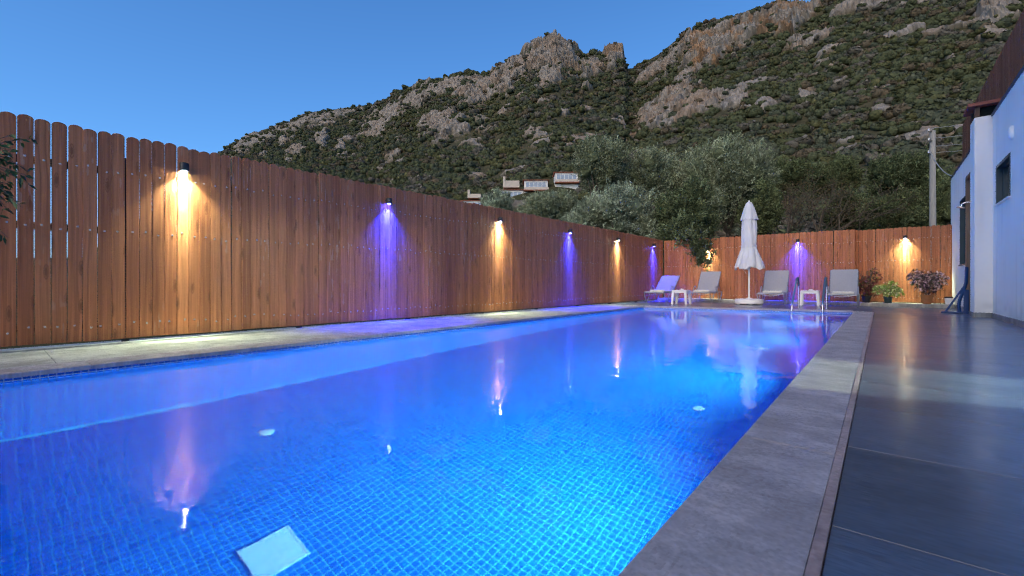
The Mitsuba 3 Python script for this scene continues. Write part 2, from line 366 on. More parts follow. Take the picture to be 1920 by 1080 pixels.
# fittings on the pool floor
def inlet():
    m = lathe([(0.0, 0.012), (0.022, 0.012), (0.024, 0.006), (0.034, 0.006), (0.038, 0.013), (0.085, 0.010), (0.098, 0.003), (0.10, 0.0)], 28); m.vertices *= (.58, .58, 1)
    return m
inl = mikit.ply(inlet(), 'white_plastic', smooth=40)
for x, y, s in ((-3.86, 1.50, 'nearest to the camera on the fence side'), (-3.86, 4.38, 'second from the front on the fence side'), (-3.88, 7.30, 'third from the front on the fence side'),
                (-1.30, 4.27, 'nearest to the stone walkway side'), (-1.30, 7.25, 'far one on the walkway side')):
    k = num('floor_inlet'); add(k, inl, None, to=T().translate([x, y, FZ + 0.001])); L(k, 'round white inlet fitting in the pool floor, ' + s, 'pool inlet', 'inlet fittings in the pool floor')
k = 'main_drain'
add(k + '__frame', cat([bx(-2.715, -2.44, 0.90, 0.915, FZ, FZ + .012, .002), bx(-2.715, -2.44, 1.165, 1.18, FZ, FZ + .012, .002), bx(-2.715, -2.70, .9155, 1.1645, FZ, FZ + .012, .002), bx(-2.455, -2.44, .9155, 1.1645, FZ, FZ + .012, .002)]), 'drain_white')
for i in range(8):
    x = -2.6995 + i * 0.0305; add(k + '__slat', bx(x, x + .029, .916, 1.164, FZ - .002, FZ + .010, .002), 'drain_white')
L(k, 'pale square slatted drain cover set in the pool floor', 'pool drain')
for i, y in enumerate((2.40, 5.3, 8.1, 10.9)):
    k = f'pool_lamp' if i == 0 else f'pool_lamp_{i:03d}'
    ring = moved(lathe([(0.065, 0), (0.068, 0.018), (0.088, 0.016), (0.095, 0.0)], 28), 0, 0, 0, ry=-math.pi / 2)
    add(k + '__bezel', moved(ring, XR - 0.001, y, -0.62), 'white_plastic', smooth=40)
    disc = moved(lathe([(0.0001, 0.012), (0.066, 0.012)], 28), 0, 0, 0, ry=-math.pi / 2)
    dm = moved(disc, XR - 0.001, y, -0.62); dm.faces = dm.faces if dm.face_normals[0][0] < 0 else dm.faces[:, ::-1]
    add(k + '__lens', dm, 'white_plastic', emitter={'type': 'area', 'sampling_weight': 0.3, 'radiance': rgb(3.0, 9.5, 11.0)})
    scene[k + '_beam'] = {'type': 'spot', 'sampling_weight': 5.0, 'to_world': T().look_at(origin=[XR - 0.02, y, -0.62], target=[XR - 2.0, y, -0.58], up=[0, 0, 1]), 'cutoff_angle': 74.0, 'beam_width': 12.0, 'intensity': rgb(0.20 * POOL_I, 0.84 * POOL_I, 1.0 * POOL_I)}
    L(k, 'round white underwater lamp in the walkway side pool wall, ' + ORDN[i] + ' from the front', 'pool lamp', 'underwater lamps in the pool wall')

# ------------------------------------------------------------------ coping, decks
L('coping', 'grey brown stone coping round the pool', kind='structure')
CW = 0.315
y = Y0 - 0.3
while y < 12.75:                             # right side, slabs
    y2 = min(y + 1.19, 12.78 + CW); add('coping__slab', slab([(XR - .012, y), (XR - .012 + CW + .004, y), (XR - .012 + CW + .004, y2 - .003), (XR - .012, y2 - .003)], -0.035, 0.0, .005), 'coping_stone')
    add('coping__trim', slab([(-0.129, y), (-0.103, y), (-0.103, y2 - .003), (-0.129, y2 - .003)], -0.03, 0.004, .004), 'coping_trim'); y = y2
y = Y0 - 0.3
while y < 11.75:                             # left side
    y2 = min(y + 0.69, 11.75 + CW * .9); a, b = XL(y) + .012, XL(y2) + .012
    add('coping__slab', slab([(a, y), (b, y2 - .003), (b - CW, y2 - .003), (a - CW, y)], -0.035, 0.0, .005), 'coping_stone'); y = y2
d = (CFR - CFL) / np.linalg.norm(CFR - CFL); nn = np.array([-d[1], d[0]])
n = 7
for i in range(n):                           # far side
    a = CFL - nn * .012 + d * (.012 + (np.linalg.norm(CFR - CFL) - .024) * i / n); b = CFL - nn * .012 + d * (.012 + (np.linalg.norm(CFR - CFL) - .024) * (i + 1) / n - .003)
    add('coping__slab', slab([a, b, b + nn * CW, a + nn * CW], -0.035, 0.0, .005), 'coping_stone')
add('coping__bed', cat([bx(XR + .003, -0.10, Y0 - .3, 13.2, -0.3, -0.036), slab([(XL(Y0) - .003, Y0), (XL(11.75) - .003, 11.75), (XL(11.75) - .6, 11.75), (XL(Y0) - .6, Y0)], -0.3, -0.036),
                        slab([CFL + nn * .003 - d * .3, CFR + nn * .003, CFR + nn * 1.3, CFL + nn * 1.3 - d * .3], -0.3, -0.037)]), 'deck_joint')

DZ = -0.006
L('deck', 'dark grey stone tile deck beside and behind the pool', kind='structure')
JW = 0.0028
def dtile(x0, x1, y0, y1): add('deck__tile', slab([(x0 + JW / 2, y0 + JW / 2), (x1 - JW / 2, y0 + JW / 2), (x1 - JW / 2, y1 - JW / 2), (x0 + JW / 2, y1 - JW / 2)], DZ - .02, DZ + R.normal(0, 0.0004), .0007), 'deck_tile')
ys = [1.473 + 0.754 * k for k in range(-8, 20)]
for ya, yb in zip(ys, ys[1:]):
    if ya > 15.9: break
    yb = min(yb, 15.9)
    dtile(-0.101, 1.40, ya, yb); dtile(1.40, 1.62, ya, yb)
for xa in (-1.602, -3.103, -4.604, -6.27):   # behind the pool, up to the coping line
    xb = min(xa + 1.501, -0.101) if xa > -6 else -4.604
    for ya, yb in zip(ys, ys[1:]):
        yb = min(yb, 15.9)
        lo = lambda x: CFL[1] + (x - CFL[0]) * (CFR[1] - CFL[1]) / (CFR[0] - CFL[0]) + CW * 1.03
        if ya > 15.8 or yb < lo(xa) + .05: continue
        pl = Polygon([(xa + JW / 2, ya + JW / 2), (xb - JW / 2, ya + JW / 2), (xb - JW / 2, yb - JW / 2), (xa + JW / 2, yb - JW / 2)]).intersection(Polygon([(-7, lo(-7)), (0, lo(0)), (0, 20), (-7, 20)]))
        if pl.is_empty or pl.area < .004: continue
        add('deck__tile', slab(np.array(pl.exterior.coords)[:-1], DZ - .02, DZ - 0.0003 * R.random(), .002), 'deck_tile')
add('deck__joint_bed', cat([bx(-0.101, 1.63, -5, 15.9, -0.12, DZ - 0.0025), slab([(-6.27, CFL[1] - .1 + CW), (-0.1011, CFR[1] + CW * 1.03), (-0.1011, 15.9), (-6.27, 15.9)], -0.3, DZ - .0025)]), 'deck_joint')

L('side_walk', 'pale beige stone walk between pool and left fence', kind='structure')
y = 0.40 - 0.69 * 5; i = 0
while y < 11.9:
    a, b = XL(y) + .012 - CW - .003, XL(y + .69) + .012 - CW - .003
    add('side_walk__slab', slab([(a, y + .002), (b, y + .688), (-6.235, y + .688), (-6.235, y + .002)], -0.03, DZ + .002, .002), 'stone_beige'); y += .69
while y < 15.8:
    y += .69
add('side_walk__edging', bx(-6.268, -6.237, -3, 11.9, -0.05, 0.016, .005), 'stone_beige')
add('side_walk__joint_bed', slab([(XL(-3) - .30, -3), (XL(11.9) - .30, 11.9), (-6.27, 11.9), (-6.27, -3)], -0.2, DZ - .002), 'deck_joint')
L('ledge', 'low pale stone ledge along the foot of the back fence', kind='structure')
x = -6.27
while x < 1.45:
    x2 = min(x + 1.2, 1.48); add('ledge__slab', bx(x, x2 - .003, 15.9, 16.56, -0.1, 0.085 + R.normal(0, .001), .005), 'stone_beige'); x = x2
V_ = []
for i in range(900):                         # dark gravel strip under the left fence
    r = 0.012 + 0.016 * R.random(); m = trimesh.creation.icosphere(0, r); m.vertices *= (1, 1 + .5 * R.random(), .6); m.apply_translation((-6.29 - .10 * R.random(), -1.5 + 6.5 * R.random() ** 1.5, -0.015)); V_.append(m)
add('gravel', cat(V_), 'pebble'); L('gravel', 'dark wet gravel under the left fence', 'gravel', kind='stuff')
L('yard', 'bare ground under the terrace', kind='structure')
add('yard__base', cat([bx(-6.9, -6.27, -6, 17.4, -0.4, -0.03), bx(-6.268, 6.5, 15.92, 17.4, -0.4, -0.02), bx(-6.268, -0.11, -6, Y0 - .31, -0.4, -0.012), bx(-0.09, 6.5, -6, 15.9, -0.5, -0.125)]), 'stone_beige')

# ------------------------------------------------------------------ fences
def board(w, ht, th=0.020):
    c = w * 0.30
    p = [(-w / 2, 0), (w / 2, 0), (w / 2, ht - c * 1.0), (w / 2 - c * .38, ht - c * .42), (w * .12, ht - c * .05), (-w * .12, ht - c * .05), (-w / 2 + c * .38, ht - c * .42), (-w / 2, ht - c * 1.0)]
    n = len(p); b = 0.0025; c2 = np.array([0, ht / 2])
    q = [(np.clip(a, -w / 2 + b, w / 2 - b), np.clip(z, b, ht - c * .05 - b)) for a, z in p]
    V = np.array([[th / 2 - b, a, z] for a, z in p] + [[-th / 2, a, z] for a, z in p] + [[th / 2, a, z] for a, z in q])
    F = []
    for i in range(n):
        j = (i + 1) % n; F += [[i, j, 2 * n + j], [i, 2 * n + j, 2 * n + i], [n + i, i + n * 0, j], [n + i, j, n + j]]
    F = [f if k % 4 < 2 else f[::-1] for k, f in enumerate(F)]
    for i in range(1, n - 1): F += [[2 * n, 2 * n + i, 2 * n + i + 1], [n, n + i + 1, n + i]]
    m = trimesh.Trimesh(V, np.array(F), process=False)
    return m                                  # faces +x, width along y
screw = cat([lathe([(0.0, 0.005), (0.006, 0.0045), (0.0092, 0.002), (0.0096, 0.0)], 8), ])
def fence(key, n, pitch, place, ht, bsdf, gap, label, rails, screws=True):
    """place(i) -> (matrix that puts a board standing on the ground, facing its own +x)"""
    plies = [mikit.ply(board(pitch - g, ht + dh), bsdf) for g, dh in [(gap * k, e) for k in (.6, 1.0, 1.3) for e in (-.006, .002, .008)]]
    S = []
    near = [mikit.ply(board(pitch - .0062, ht + e), bsdf) for e in (-.006, .002, .008)]
    for i in range(n):
        m = place(i)
        j = np.eye(4); a = R.normal(0, 0.0022); b = R.normal(0, 0.012); ca, sa = math.cos(a), math.sin(a); cb, sb = math.cos(b), math.sin(b)
        j[:3, :3] = np.array([[cb, -sb, 0], [sb, cb, 0], [0, 0, 1]]) @ np.array([[1, 0, 0], [0, ca, -sa], [0, sa, ca]]); j[0, 3] = R.normal(0, .0016)
        add(key + '__board', (near[i % 3] if key == 'left_fence' and i < 20 else plies[int(R.integers(len(plies)))]), None, to=T(m @ j))
        if screws:
            for z in rails:
                for _ in range(1):
                    s = moved(screw, 0, 0, 0, ry=math.pi / 2); s.apply_translation((0.0098, R.normal(0, .012), z + R.normal(0, .012))); s.apply_transform(m @ j); S.append(s)
    if S: add(key + '__screw_heads', cat(S), 'galv'); L(key + '__screw_heads', kind='stuff')
    L(key, label, 'fence')
FX, FZ0, FHT = -6.32, 0.045, 2.21
def pl_left(i):
    m = np.eye(4); m[:3, 3] = (FX, (i + .5) * PITCH - 9 * PITCH, FZ0 + 0.004 * math.sin(i * .7)); return m
NB_L = 155
fence('left_fence', NB_L, PITCH, pl_left, FHT, 'wood_left', 0.0042, 'long brown timber plank fence with lamps running along the left side of the pool', (0.16, 1.16, 1.80))
def pl_back(y0, x0, z):
    def f(i):
        m = np.array([[0, 1.0, 0, x0 + (i + .5) * BPITCH], [-1, 0, 0, y0], [0, 0, 1, z], [0, 0, 0, 1]]); return m
    return f
x0b = math.floor(-6.30 / BPITCH) * BPITCH
nb1 = int(round((-0.56 - x0b) / BPITCH)); x1b = x0b + nb1 * BPITCH; nb2 = int(math.ceil((1.56 - x1b) / BPITCH))
fence('back_fence', nb1, BPITCH, pl_back(16.6, x0b, 0.07), 2.17, 'wood_back', 0.0036, 'brown timber plank fence behind the sun loungers and closed parasol', (0.14, 1.18, 1.78))
fence('back_fence_001', nb2, BPITCH, pl_back(16.86, x1b, 0.09), 2.14, 'wood_back', 0.0036, 'shorter set back plank fence behind the potted plants beside the white house', (0.14, 1.20, 1.80))
ya, yb = -1.0, (NB_L - 9) * PITCH
for z in (0.16, 1.16, 1.80): add('left_fence__rail', bx(FX - .062, FX - .012, ya, yb, FZ0 + z - .035, FZ0 + z + .035), 'wood_rail')
for y in np.arange(-0.9, yb, 1.9): add('left_fence__post', bx(FX - .124, FX - .064, y, y + .06, -0.3, 2.02), 'lamp_body')
for z in (0.14, 1.18, 1.78): add('back_fence__rail', bx(x0b, x1b, 16.612, 16.66, .07 + z - .035, .07 + z + .035), 'wood_rail')
for x in np.arange(x0b + .1, x1b, 1.9): add('back_fence__post', bx(x, x + .06, 16.662, 16.72, -0.2, 2.0), 'lamp_body')
add('back_fence__end_board', bx(x1b + .001, x1b + .022, 16.59, 16.842, .09, 2.235, .002), 'wood_back')
for z in (0.14, 1.18, 1.78): add('back_fence_001__rail', bx(x1b + .03, x1b + nb2 * BPITCH, 16.872, 16.92, .09 + z - .035, .09 + z + .035), 'wood_rail')

# ------------------------------------------------------------------ fence lamps: box on a back plate, lens below, beam straight down
def fence_lamp(key, p, fwd, col, label, k=1.0):
    ang = math.atan2(fwd[1], fwd[0])
    def put(m): return moved(m, p[0], p[1], p[2], rz=ang)
    add(key + '__back_plate', put(bx(-0.011, 0.004, -0.034, 0.034, 0.012, 0.088, .002)), 'lamp_body')
    body = lathe([(0.028, 0.0), (0.044, 0.0), (0.046, 0.003), (0.046, 0.088), (0.043, 0.093), (0.0001, 0.094)], 26)
    add(key + '__body', put(moved(body, 0.052, 0, 0)), 'lamp_body', smooth=35)
    lens = lathe([(0.0001, -0.008), (0.016, -0.006), (0.0275, 0.001)], 20); lens.faces = lens.faces if lens.face_normals[0][2] < 0 else lens.faces[:, ::-1]
    add(key + '__lens', put(moved(lens, 0.052, 0, 0)), 'white_plastic', emitter={'type': 'area', 'sampling_weight': 0.6, 'radiance': rgb(*[c * LENS_I * min(k, 1.2) + 1.5 for c in col])})
    f = np.array([fwd[0], fwd[1], 0.0]); o = np.array(p) + f * 0.060 + np.array([0, 0, -0.012]); t = o + np.array([0, 0, -1.0]) - f * 0.035
    blue = col[2] > col[1]
    for nm, cut, bw, q in (('_beam', 46.0 if blue else 50.0, 2.0, .55 if blue else .50), ('_core', 15.0, 2.0, 1.25)):
        scene[key + nm] = {'type': 'spot', 'sampling_weight': 1.5, 'to_world': T().look_at(origin=o.tolist(), target=t.tolist(), up=[0.0, 1.0, 0.0] if abs(fwd[1]) < .5 else [1.0, 0.0, 0.0]), 'cutoff_angle': cut, 'beam_width': bw,
                           'intensity': rgb(*[c * LAMP_I * k * q for c in col])}
    L(key, label, 'wall lamp')
LY = [1.53, 4.34, 7.14, 9.93, 12.72, 15.55]
ORD = ['first', 'second', 'third', 'fourth', 'fifth', 'sixth']
for i, y in enumerate(LY):
    blue = i % 2 == 1
    fence_lamp('fence_lamp' if i == 0 else f'fence_lamp_{i:03d}', (FX + .012, y, 1.955), (1, 0), LAMP_BLUE if blue else LAMP_WARM,
               f'small dark wall lamp casting {"violet blue" if blue else "warm yellow"} light down the left fence, {ORD[i]} from the camera', 6.0 if blue else 1.0)
for j, (x, y, z, blue, lab) in enumerate(((-4.69, 16.588, 1.885, 0, 'small wall lamp half hidden by the overhanging tree branch, warm yellow light'),
                                         (-2.00, 16.588, 1.93, 1, 'small wall lamp with violet blue light on the back fence above the white side table'),
                                         (0.55, 16.848, 1.90, 0, 'small wall lamp with warm yellow light above the potted plants'))):
    fence_lamp(f'fence_lamp_{6 + j:03d}', (x, y, z), (0, -1), LAMP_BLUE if blue else LAMP_WARM, lab, 6.0 if blue else 1.0)

# ------------------------------------------------------------------ white house on the right
H_ = 'white_house'
def wall_x(xa, xb, ya, yb, za, zb, holes=()):
    """wall standing along y between x = xa and xb with rectangular openings (y0, y1, z0, z1)"""
    p = sbox(ya, za, yb, zb)
    for o in holes: p = p.difference(sbox(o[0], o[2], o[1], o[3]))
    ms = []
    for g in getattr(p, 'geoms', [p]):
        m = trimesh.creation.extrude_polygon(g, xb - xa, engine='earcut'); v = m.vertices.copy(); m.vertices = np.c_[v[:, 2] + xa, v[:, 0], v[:, 1]]; m.fix_normals(); ms.append(m)
    return cat(ms)
W1, D1, W2, D2 = (10.64, 11.79, 2.05, 2.76), (3.72, 4.40, 0.0, 2.08), (14.26, 15.28, 1.08, 2.64), (12.75, 14.20, 0.0, 3.02)
add(H_ + '__wall', wall_x(1.62, 1.82, -5.0, 12.12, -0.1, 3.76, (W1, D1)), 'plaster')
add(H_ + '__wall', wall_x(1.50, 1.70, 12.62, 16.9, -0.1, 3.48, (W2, D2)), 'plaster')
add(H_ + '__wall', cat([bx(1.50, 6.3, 16.901, 17.1, -0.1, 3.48), bx(1.821, 6.3, -5.2, -5.0, -0.1, 3.76), bx(6.1, 6.3, -4.999, 16.9, -0.1, 3.48)]), 'plaster')
add(H_ + '__wall', bx(1.83, 6.0, 17.11, 19.7, -0.1, 3.50), 'plaster')
add(H_ + '__roof', cat([bx(1.64, 6.08, -4.98, 12.6, 3.40, 3.55), bx(1.72, 6.08, 12.61, 16.88, 3.25, 3.40)]), 'slate_cap')
add(H_ + '__roof__edge_cap', cat([bx(1.595, 1.84, -5.0, 12.12, 3.762, 3.80, .004), bx(1.478, 1.72, 12.62, 16.92, 3.482, 3.515, .004)]), 'slate_cap'); L(H_ + '__roof__edge_cap', 'dark slate coping along the wall top')
for (y0, y1, z0, z1), xw in ((W1, 1.62), (W2, 1.50)):
    w = fast(H_ + '__window'); xf = xw + .075
    scene[w] = mikit.ply(cat([bx(xf, xf + .06, y0, y1, z0, z0 + .06, .003), bx(xf, xf + .06, y0, y1, z1 - .06, z1, .003), bx(xf, xf + .06, y0, y0 + .07, z0 + .061, z1 - .061, .003), bx(xf, xf + .06, y1 - .07, y1, z0 + .061, z1 - .061, .003)]), 'teal_frame')
    for (a, b, c, d) in ((y0 - .002, y0 + .012, z0, z1), (y1 - .012, y1 + .002, z0, z1), (y0 + .013, y1 - .013, z1 - .012, z1 + .002)):
        pass
    add(w + '__lining', cat([bx(xw - .006, xf - .001, y0, y0 + .05, z0, z1, .003), bx(xw - .006, xf - .001, y1 - .05, y1, z0, z1, .003), bx(xw - .006, xf - .001, y0 + .051, y1 - .051, z1 - .05, z1, .003)]), 'teal_frame')
    add(w + '__pane', trimesh.Trimesh([[xf + .03, y0 + .06, z0 + .05], [xf + .03, y1 - .06, z0 + .05], [xf + .03, y1 - .06, z1 - .05], [xf + .03, y0 + .06, z1 - .05]], [[0, 2, 1], [0, 3, 2]], process=False), 'pane')
    add(w + '__inner_blind', bx(xf + .11, xf + .12, y0 + .001, y1 - .001, z0 + .001, z1 - .001), 'dark_inside')  # dark sheet painted for the shade of the interior behind the pane
    add(w + '__sill', bx(xw - .035, xf - .002, y0 - .03, y1 + .03, z0 - .024, z0 - .001, .003), 'white_paint' if xw > 1.6 else 'skirting')
L(H_ + '__window', 'small high window with dark teal frame'); L(H_ + '__window_001', 'tall narrow window with dark teal frame')
# wooden door in the far part
add(H_ + '__door', bx(1.60, 1.64, 12.83, 14.12, 0.0, 2.94, .003), 'brown_wood')
add(H_ + '__door__frame', cat([bx(1.478, 1.66, 14.125, 14.205, -0.01, 3.02, .004), bx(1.478, 1.66, 12.745, 12.825, -0.01, 3.02, .004), bx(1.478, 1.66, 12.826, 14.124, 2.945, 3.022, .004)]), 'brown_wood')
add(H_ + '__door__handle', tube(rounded([(1.60, 12.95, 1.0), (1.55, 12.95, 1.0), (1.55, 13.07, 1.0)], .02), .009), 'chrome', smooth=40)
L(H_ + '__door', 'brown wooden door at the far end of the house')
# open doorway outside the picture: the room lamp behind it throws the light band across the deck
add(H_ + '__doorway', cat([bx(1.60, 1.83, 4.401, 4.46, -0.01, 2.14, .003), bx(1.60, 1.83, 3.66, 3.719, -0.01, 2.14, .003), bx(1.60, 1.83, 3.72, 4.40, 2.081, 2.14, .003)]), 'white_paint')
add(H_ + '__room', cat([bx(1.821, 4.6, 1.5, 5.6, -0.1, -0.001), bx(1.821, 4.6, 1.5, 5.6, 2.65, 2.75), bx(4.6, 4.7, 1.5, 5.6, -0.1, 2.75), bx(1.821, 4.6, 1.4, 1.499, -0.1, 2.75), bx(1.821, 4.6, 5.601, 5.7, -0.1, 2.75)]), 'plaster_room')
gl = trimesh.creation.icosphere(2, 0.07); gl.apply_translation((3.5, 4.18, 2.2))
add(H_ + '__room__ceiling_lamp', gl, 'white_plastic', emitter={'type': 'area', 'radiance': rgb(*[c * ROOM_I for c in (0.80, 1.0, 0.78)])})
# skirting
add(H_ + '__skirting', cat([bx(1.603, 1.6195, -5, 3.655, -0.02, 0.085, .003), bx(1.603, 1.6195, 4.465, 12.10, -0.02, 0.085, .003), bx(1.362, 1.6025, 12.083, 12.0995, -0.02, 0.085, .003), bx(1.362, 1.3795, 12.10, 12.62, -0.02, 0.085, .003), bx(1.483, 1.4995, 14.21, 15.899, -0.02, 0.085, .003)]), 'skirting')
add(H_ + '__wall_light', moved(lathe([(0.058, 0.0), (0.058, 0.025), (0.050, 0.045), (0.03, 0.056), (0.0001, 0.06)], 24), 0, 0, 0, ry=-math.pi / 2), 'white_plastic', smooth=40, to=T().translate([1.62, 10.46, 3.03]).scale([1, 1, 1.9]))
add(H_ + '__shower_arm', tube(rounded([(1.378, 12.45, 2.235), (1.28, 12.45, 2.235), (1.235, 12.45, 2.19)], .04), .011), 'chrome', smooth=40)
add(H_ + '__shower_arm__shower_head', moved(lathe([(0.012, 0.05), (0.018, 0.02), (0.06, 0.004), (0.062, -0.006), (0.0001, -0.008)], 20), 1.232, 12.45, 2.145, ry=0.25), 'chrome', smooth=40)
# chimney
add(H_ + '__chimney', bx(1.38, 1.80, 12.10, 12.619, -0.1, 3.79, .012), 'plaster'); L(H_ + '__chimney', 'white chimney shaft with brown cap')
for cx in (1.42, 1.745):
    for cy in (12.14, 12.56): add(H_ + '__chimney__cap_post', bx(cx - .035, cx + .035, cy - .035, cy + .035, 3.791, 3.985), 'cap_brown')
add(H_ + '__chimney__cap_core', bx(1.47, 1.70, 12.19, 12.51, 3.791, 3.985), 'dark_inside')  # near-black block stands in for the shade inside the cap openings
cap = bx(1.29, 1.88, 12.02, 12.70, 3.986, 4.03, .006)
rid = [moved(tube([(1.29, 12.02 + .05 + .066 * i, 4.034), (1.88, 12.02 + .05 + .066 * i, 4.034)], .026, 8), 0, 0, 0) for i in range(10)]
add(H_ + '__chimney__cap', cat([cap] + rid), 'red_roof')
L(H_, 'white rendered house wall with chimney, wooden door and dark framed windows', 'house')
# plank screen on the roof terrace
def pl_roof(i):
    return np.array([[-1.0, 0, 0, 1.98], [0, -1.0, 0, 8.0 + (i + .5) * .11], [0, 0, 1, 3.56], [0, 0, 0, 1]])
fence('roof_fence', 105, 0.11, pl_roof, 1.98, 'wood_roof', 0.006, 'dark red brown plank screen on the roof terrace of the white house', (0.3, 1.0, 1.7), screws=False)
for z in (0.3, 1.0, 1.7): add('roof_fence__rail', bx(1.995, 2.045, 8.0, 19.55, 3.56 + z - .035, 3.56 + z + .035), 'wood_rail')
for y in np.arange(8.1, 19.5, 1.9): add('roof_fence__post', bx(2.047, 2.107, y, y + .06, 3.3, 5.3), 'wood_rail')

# ------------------------------------------------------------------ sun loungers
def lounger_parts(deg=56):
    W, ZS = 0.335, 0.335
    P = {}
    for s, nm in ((-1, 'side_frame'), (1, 'side_frame_001')):
        x = s * W
        bow = rounded([(x, 0.0, ZS), (x, 0.16, 0.016), (x, 0.24, 0.016), (x, 0.50, ZS + .02), (x, 0.58, 0.52), (x, 0.74, 0.55), (x, 0.84, ZS), (x, 0.96, 0.016), (x, 1.04, 0.016), (x, 1.30, ZS)], .10, 5)
        rail = [(s * (W - .034), -0.005, ZS + .005), (s * (W - .034), 1.45, ZS + .005)]
        P[nm] = (cat([tube(bow, .0145, 8), tube(rail, .0165, 8)]), 'alu' , 45)
    P['cross_bar'] = (tube([(-W, 0.0, ZS - .012), (W, 0.0, ZS - .012)], .0135, 8), 'alu', 45)
    P['cross_bar_001'] = (tube([(-W + .03, 1.45, ZS), (W - .03, 1.45, ZS)], .0135, 8), 'alu', 45)
    P['cross_bar_002'] = (tube([(-W + .03, .74, ZS - .02), (W - .03, .74, ZS - .02)], .012, 8), 'alu', 45)
    P['brace'] = (tube(rounded([(-W + .02, .02, ZS - .005), (-.1, .02, ZS - .065), (.1, .02, ZS - .065), (W - .02, .02, ZS - .005)], .2), .008, 6), 'alu', 45)
    n = 14; ty = np.linspace(-0.02, 0.80, n); tx = np.linspace(-1, 1, 9)
    X, Yy = np.meshgrid(tx * (W - .022), ty, indexing='ij'); Zs = ZS + .028 - .022 * (1 - (tx[:, None]) ** 2) * np.ones_like(Yy) + 0 * Yy
    def sheet(X, Y, Z, th):
        a, b = X.shape; i = np.arange(a * b).reshape(a, b); q = np.stack([i[:-1, :-1], i[1:, :-1], i[1:, 1:], i[:-1, 1:]], -1).reshape(-1, 4)
        top = np.c_[X.ravel(), Y.ravel(), Z.ravel()]; nn = trimesh.Trimesh(top, np.vstack([q[:, [0, 1, 2]], q[:, [0, 2, 3]]]), process=False).vertex_normals
        bot = top - nn * th; k = a * b
        ring = np.concatenate([i[:, 0], i[-1, 1:], i[-2::-1, -1], i[0, -2:0:-1]]); j = np.roll(ring, -1)
        side = np.stack([ring, ring + k, j + k, j], -1)
        return (np.vstack([top, bot]), np.vstack([q, q[:, ::-1] + k, side]))
    P['seat'] = (sheet(X, Yy, Zs, .012), 'fabric', 40)
    L_, th = 0.80, math.radians(deg)
    tb = np.linspace(0, 1, 12); X, B = np.meshgrid(tx * (W - .022), tb, indexing='ij'); sag = .020 * (1 - (tx[:, None]) ** 2) * np.sin(np.pi * np.clip(B * 1.05, 0, 1)) ** .5
    Yb = .80 + B * L_ * math.cos(th) + sag * math.sin(th); Zb = ZS + .03 + B * L_ * math.sin(th) - sag * math.cos(th)
    P['backrest'] = (sheet(X, Yb, Zb, .012), 'fabric', 40)
    P['backrest__tube'] = (tube(rounded([(-W + .02, .80, ZS + .018), (-W + .02, .80 + L_ * math.cos(th) + .012, ZS + .018 + L_ * math.sin(th)), (W - .02, .80 + L_ * math.cos(th) + .012, ZS + .018 + L_ * math.sin(th)), (W - .02, .80, ZS + .018)], .05), .014, 8), 'alu_grey', 45)
    P['prop'] = (tube(rounded([(-W + .06, .80 + .3, ZS + .36), (-W + .06, 1.25, ZS + .02), (W - .06, 1.25, ZS + .02), (W - .06, .80 + .3, ZS + .36)], .05), .009, 6), 'alu_grey', 45)
    return {k: mikit.ply(m, b, smooth=s) for k, (m, b, s) in P.items()}
LP, LP_LOW = lounger_parts(), lounger_parts(41)
def towel_mesh():
    a = moved(trimesh.creation.capsule(0.40, 0.05, count=[8, 10]), 0, 0, 0, ry=math.pi / 2); a.vertices *= (1, 1.2, .62); a.vertices += .006 * (meshkit.noise(a.vertices * 22, 3)[:, None] - .5)
    b = bx(-.235, .235, -.10, .11, -.034, -.012, .008)
    c = a.bounds.mean(0); a.apply_translation(-c + np.array([0, 0, .002])); return cat([a, b])
tw = mikit.ply(towel_mesh(), 'towel', smooth=50)
for (x, y, rz, lab, tl) in ((-5.62, 13.92, -0.03, 'grey sling sun lounger at the far left, tinted violet by the fence lamp', 'leftmost of the four loungers'),
                            (-4.44, 14.62, -0.02, 'grey sling sun lounger between the left side table and the closed parasol', 'lounger left of the parasol'),
                            (-2.42, 14.50, 0.02, 'grey sling sun lounger between the parasol base and the pool ladder', 'lounger right of the parasol'),
                            (-0.79, 14.62, 0.0, 'grey sling sun lounger at the right end of the row by the plants', 'rightmost of the four loungers')):
    k = num('sun_lounger'); to = T().translate([x, y, 0]).rotate([0, 0, 1], math.degrees(rz))
    for p, d in (LP_LOW if x < -5 else LP).items(): scene[f'{k}__{p}'] = {**d, 'to_world': to}
    L(k, lab, 'sun lounger', 'sun loungers behind the pool')
    t = num('folded_towel'); scene[t] = {**tw, 'to_world': to @ T().translate([0.015, 0.26, 0.385])}
    L(t, 'folded cream towel lying on the ' + tl, 'towel', 'towels on the sun loungers')

# ------------------------------------------------------------------ side tables with ashtrays
def table_parts():
    s, zt = 0.215, 0.43
    top = bx(-s, s, -s, s, zt - .035, zt, .008)
    ap = cat([bx(-s + .004, s - .004, -s + .003, -s + .018, zt - .085, zt - .036), bx(-s + .004, s - .004, s - .018, s - .003, zt - .085, zt - .036), bx(-s + .003, -s + .018, -s + .019, s - .019, zt - .085, zt - .036), bx(s - .018, s - .003, -s + .019, s - .019, zt - .085, zt - .036)])
    out = {'tabletop': (top, 30), 'apron': (ap, False)}
    for i, (a, b) in enumerate(((-1, -1), (1, -1), (1, 1), (-1, 1))):
        P = []
        for z, w, o in ((zt - .087, .05, 0.0), (0.0, .036, .022)):
            c = (a * (s - .034 + o), b * (s - .034 + o)); P += [(c[0] + e * w * .72, c[1] + f * w * .72, z) for e in (-1, 1) for f in (-1, 1)]
        out['leg' if i == 0 else f'leg_{i:03d}'] = (trimesh.convex.convex_hull(np.array(P)), False)
    return {k: mikit.ply(m, 'white_paint', smooth=s) for k, (m, s) in out.items()}
TPL = table_parts()
